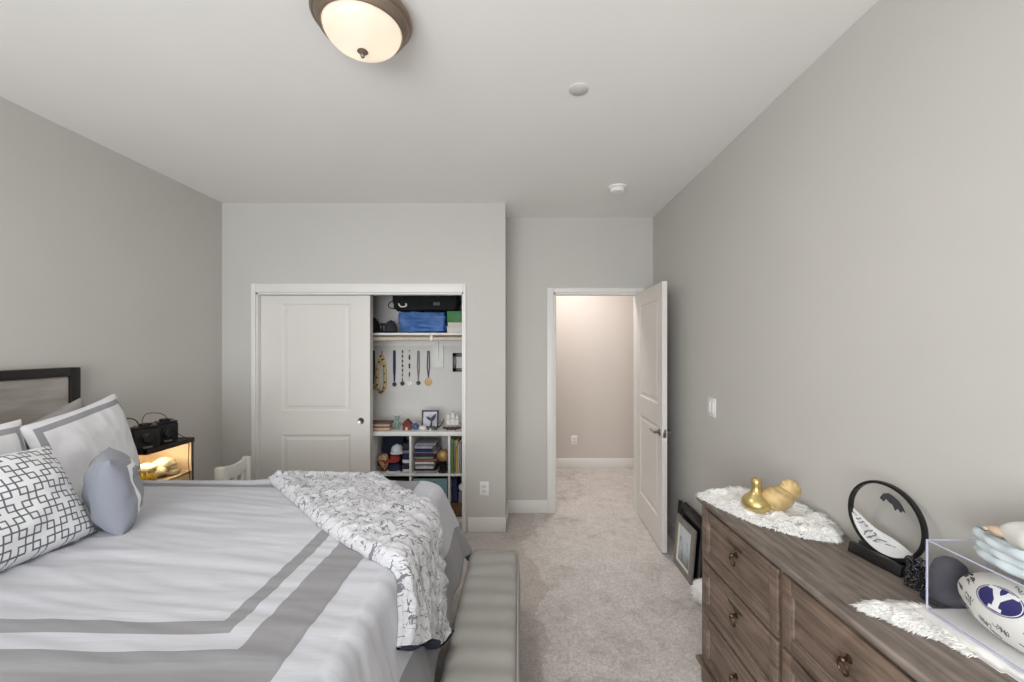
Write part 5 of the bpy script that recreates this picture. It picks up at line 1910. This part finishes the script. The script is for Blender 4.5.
m.tube([(-0.600, 3.72, ZK + 0.170), (-0.560, 3.72, ZK + 0.115), (-0.525, 3.72, ZK + 0.045)], 0.0016, 6)
m.tube([(-0.600, 3.72, ZK + 0.170), (-0.660, 3.72, ZK + 0.090), (-0.688, 3.72, ZK + 0.032)], 0.0008, 6)
m.tube([(-0.540, 3.72, ZK + 0.028), (-0.518, 3.72, ZK + 0.046)], 0.0018, 6)
m.build('rigging', M_mast, si)

# ---- upper cubes, left: caps, patterned ball, folded clothes
M_ncap = plain('navy_twill', (38, 42, 66), 0.85, var=0.15, vscale=30)
M_wcap = plain('white_twill', (206, 210, 218), 0.85, var=0.12, vscale=20)
M_rcap = plain('red_twill', (160, 62, 54), 0.85, var=0.2, vscale=20)
cap_thing((-1.118, 3.735, Z1), -1.7, 0.062, M_ncap, M_wcap, 'navy cap with a white brim at the bottom of the cap pile', hh=1.15)
cap_thing((-1.118, 3.742, Z1 + 0.092), -1.9, 0.048, M_rcap, M_rcap, 'red cap in the middle of the cap pile', hh=1.1)
cap_thing((-1.102, 3.742, Z1 + 0.166), -1.2, 0.054, M_wcap, M_wcap, 'pale white cap on top of the cap pile', hh=1.1)


def motley():
    n = NT('motley_embroidery')
    v = n.coord('Object')
    f = n.noise(v, 16, 2, 0.5, 1.0)
    n.base(n.ramp(f, [(0.30, lin(46, 36, 34)), (0.42, lin(136, 66, 48)), (0.50, lin(196, 168, 128)), (0.56, lin(120, 124, 70)), (0.62, lin(182, 110, 80)), (0.70, lin(60, 44, 40))], 'CONSTANT')).set(0.8)
    return n.m


m = MB().ball((-1.222, 3.730, Z1 + 0.084), (0.052, 0.050, 0.080), 28, 18, fn=lambda v: 1 + 0.05 * noise.noise(v * 3))
tag(m.build('embroidered_ball', motley(), smooth=180), 'brown and red patterned egg-shaped stuffed ball in the left cube', 'toy')
soft_box_o = soft_box('folded_jacket', M_ncap, -1.275, -1.075, 3.86, 3.995, Z1, Z1 + 0.318, 41, 0.012)
tag(soft_box_o, 'dark navy jacket bundled at the back of the left cube', 'clothing')
zz = Z1
M_gcl = plain('grey_knit', (110, 114, 124), 0.9, var=0.15, vscale=30)
for k, (h, mt, lb) in enumerate(((0.030, M_wcap, 'white folded cloth lowest in the left cube pile'), (0.050, M_dkgrey, 'dark grey folded cloth second from the bottom in the left cube pile'), (0.032, M_wcap, 'white folded cloth third from the bottom in the left cube pile'), (0.052, M_ncap, 'navy folded cloth fourth from the bottom in the left cube pile'), (0.030, M_gcl, 'grey folded cloth second from the top in the left cube pile'), (0.055, M_dkgrey, 'charcoal folded cloth topmost in the left cube pile'))):
    o = soft_box('folded_cloth', mt, -1.040, -0.974, 3.68, 3.93, zz, zz + h, 50 + k, 0.003)
    tag(o, lb, 'clothing', 'folded clothes in the left cube')
    zz += h + 0.0008

# ---- upper cubes, middle: stacked books and magazines, ball trophy, box
def book_flat(x0, x1, y0, y1, z0, h, cover, label):
    o = thing('book', label, 'book', ((x0 + x1) / 2, (y0 + y1) / 2, z0), 0, 'books lying in the middle cube')
    m = MB()
    c = min(0.003, h * 0.2)
    m.box(x0, x1, y0, y1, z0, z0 + c).box(x0, x1, y0, y1, z0 + h - c, z0 + h).box(x0, x1, y0, y0 + c, z0, z0 + h)
    m.build('cover', cover, o, smooth=0)
    MB().box(x0 + 0.003, x1 - 0.003, y0 + c, y1 - 0.003, z0 + c, z0 + h - c).build('pages', M_matb, o, smooth=0)
    return o


cov = {
    'grey': plain('grey_cover', (150, 150, 156), 0.5, var=0.15, vscale=30), 'white': plain('white_cover', (214, 214, 218), 0.5, var=0.1, vscale=30),
    'navy': plain('navy_cover', (40, 44, 78), 0.5, var=0.2, vscale=30), 'red': plain('rust_cover', (150, 92, 74), 0.6, var=0.2, vscale=30),
    'sage': plain('sage_cover', (150, 152, 134), 0.6, var=0.2, vscale=30), 'lilac': plain('lilac_cover', (170, 168, 190), 0.5, var=0.2, vscale=30),
    'black': plain('black_cover', (44, 44, 50), 0.5, var=0.2, vscale=30)}
zz = Z1
specs = [(0.022, 'grey', 'grey book at the very bottom of the middle cube pile'), (0.012, 'black', 'thin black book second from the bottom of the middle pile'),
         (0.026, 'white', 'thick white book third from the bottom of the middle pile'), (0.012, 'grey', 'thin grey book fourth from the bottom of the middle pile'),
         (0.024, 'white', 'white book just under the rust one in the middle pile'), (0.026, 'red', 'rust book in the middle cube pile'),
         (0.020, 'sage', 'sage green book on the rust one in the middle pile'), (0.026, 'navy', 'lower of the two navy books in the middle pile'),
         (0.012, 'lilac', 'thin lilac book between the two navy books'), (0.026, 'navy', 'upper of the two navy books in the middle pile'),
         (0.030, 'lilac', 'thick lilac book second from the top of the middle pile'), (0.022, 'grey', 'grey book on top of the middle cube pile')]
rs = random.Random(2)
for k, (h, c, lb) in enumerate(specs):
    x0 = -0.938 + rs.uniform(0, 0.022)
    x1 = -0.748 + rs.uniform(-0.03, 0.015)
    book_flat(x0, x1, 3.668 + rs.uniform(0, 0.02), 3.90, zz, h, cov[c], lb)
    zz += h + 0.0006
tr = thing('ball_trophy', 'gold ball on a black pedestal in front of the middle cube books', 'trophy', (-0.682, 3.70, Z1))
MB().lathe([(0, 0), (0.044, 0), (0.044, 0.012), (0.034, 0.018), (0.030, 0.055), (0.036, 0.080), (0.024, 0.090), (0, 0.092)], (-0.682, 3.705, Z1), seg=28).build('pedestal', M_black, tr, smooth=50)
MB().ball((-0.684, 3.705, Z1 + 0.146), 0.055, 30, 20, fn=lambda v: 1 + 0.025 * math.sin(8 * v.x + 6 * v.z)).build('gold_ball', plain('aged_gold', (188, 150, 104), 0.4, 0.6, var=0.35, vscale=24), tr, smooth=180)
flat_box('paper_box', -0.735, -0.634, 3.905, 4.02, Z1, Z1 + 0.315, M_whitec, 'tall pale box behind the ball trophy in the middle cube', 'box')

# ---- upper cubes, right: upright books
xs = -0.608
for k, (wd, h, c, lb) in enumerate(((0.022, 0.300, plain('leaf_green_cover', (92, 130, 78), 0.5, var=0.15, vscale=30), 'green upright book at the left of the right cube'),
                                    (0.012, 0.290, cov['sage'], 'thin sage upright book beside the green one'),
                                    (0.026, 0.285, plain('mustard_cover', (206, 166, 66), 0.5, var=0.15, vscale=30), 'mustard yellow upright book in the right cube'),
                                    (0.012, 0.270, cov['white'], 'thin white upright book right of the yellow one'),
                                    (0.014, 0.275, cov['grey'], 'grey upright book between the white and blue books'),
                                    (0.028, 0.280, plain('mid_blue_cover', (70, 100, 146), 0.5, var=0.15, vscale=30), 'blue upright book in the right cube'),
                                    (0.020, 0.295, cov['black'], 'black upright book at the right of the right cube'))):
    o = thing('book', lb, 'book', (xs + wd / 2, 3.78, Z1), 0, 'upright books in the right cube')
    y0, y1 = 3.672 + 0.004 * (k % 3), 3.87
    m = MB()
    m.box(xs, xs + 0.002, y0, y1, Z1, Z1 + h).box(xs + wd - 0.002, xs + wd, y0, y1, Z1, Z1 + h).box(xs, xs + wd, y0, y0 + 0.002, Z1, Z1 + h)
    m.build('cover', c, o, smooth=0)
    MB().box(xs + 0.002, xs + wd - 0.002, y0 + 0.002, y1 - 0.003, Z1 + 0.002, Z1 + h - 0.003).build('pages', M_matb, o, smooth=0)
    xs += wd + 0.0012
m = MB()
m.tube(spline([(-0.574, 3.655, Z1 + 0.001), (-0.572, 3.655, Z1 + 0.16), (-0.555, 3.655, Z1 + 0.25), (-0.515, 3.655, Z1 + 0.292), (-0.47, 3.655, Z1 + 0.305), (-0.44, 3.655, Z1 + 0.28), (-0.43, 3.655, Z1 + 0.15), (-0.428, 3.655, Z1 + 0.001)]), 0.005, 8)
tag(m.build('wire_hoop', M_smed, smooth=60), 'curved silver hoop standing in front of the upright books', 'hoop')

# ---- lower cubes
M_teal = plain('teal_fabric', (122, 156, 164), 0.9, var=0.08, vscale=40, bump=0.4, bscale=150)
sb = thing('storage_bin', 'teal fabric storage bin in the lower middle cube', 'bin', (-0.79, 3.82, Z2))
m = MB()
x0, x1, y0, y1, z0, z1 = -0.945, -0.635, 3.665, 3.99, Z2, Z2 + 0.345
m.box(x0, x0 + 0.006, y0, y1, z0, z1).box(x1 - 0.006, x1, y0, y1, z0, z1).box(x0, x1, y1 - 0.006, y1, z0, z1).box(x0, x1, y0, y1, z0, z0 + 0.006)
hc, hw = (x0 + x1) / 2, 0.045
m.box(x0, hc - hw, y0, y0 + 0.006, z0, z1).box(hc + hw, x1, y0, y0 + 0.006, z0, z1).box(hc - hw, hc + hw, y0, y0 + 0.006, z0, z1 - 0.066).box(hc - hw, hc + hw, y0, y0 + 0.006, z1 - 0.030, z1)
m.build('fabric_body', M_teal, sb, smooth=0)
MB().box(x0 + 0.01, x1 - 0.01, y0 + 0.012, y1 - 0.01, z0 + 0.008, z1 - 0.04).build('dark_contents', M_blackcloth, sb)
soft = soft_box('dark_backpack', M_blackcloth, -1.285, -0.975, 3.68, 3.99, Z2, Z2 + 0.345, 71, 0.008, rnd=0.08)
tag(soft, 'black cloth bag filling the lower left cube', 'bag')
nb = soft_box('drawstring_bag', plain('navy_cotton', (50, 56, 96), 0.9, var=0.2, vscale=24, bump=0.5, bscale=40), -0.605, -0.553, 3.69, 3.93, Z2 + 0.1205, Z2 + 0.350, 81, 0.012)
tag(nb, 'navy cotton bag in the lower right cube', 'bag')
M_bask = plain('brown_wicker', (112, 82, 58), 0.8, var=0.4, vscale=60, bump=0.6, bscale=60)
wbx = thing('wicker_basket', 'brown wicker basket at the bottom of the lower right cube', 'basket', (-0.45, 3.82, Z2))
m = MB()
m.box(-0.605, -0.300, 3.68, 3.97, Z2, Z2 + 0.112, 0.012)
m.build('body', M_bask, wbx)
m = MB()
for z in (0.02, 0.05, 0.08):
    m.tube([(-0.605 + 0.305 * i / 24, 3.680 + 0.003 * math.sin(i * PI / 1.0 + z * 200), Z2 + z) for i in range(25)], 0.006, 8)
m.build('weave', M_bask, wbx)
MB().box(-0.608, -0.297, 3.677, 3.973, Z2 + 0.106, Z2 + 0.1195, 0.005).build('rim', M_bask, wbx)
tag(MB().ball((-0.516, 3.715, Z2 + 0.1205 + 0.033 + 0.098 + 0.002), 0.033, 22, 14).build('white_ball', M_cream, smooth=180), 'upper white ball beside the navy cotton bag', 'ball')
tag(MB().box(-0.544, -0.490, 3.692, 3.744, Z2 + 0.1205, Z2 + 0.1205 + 0.098, 0.004).build('small_carton', M_ribg, smooth=40), 'small mauve grey carton under the white ball', 'box')
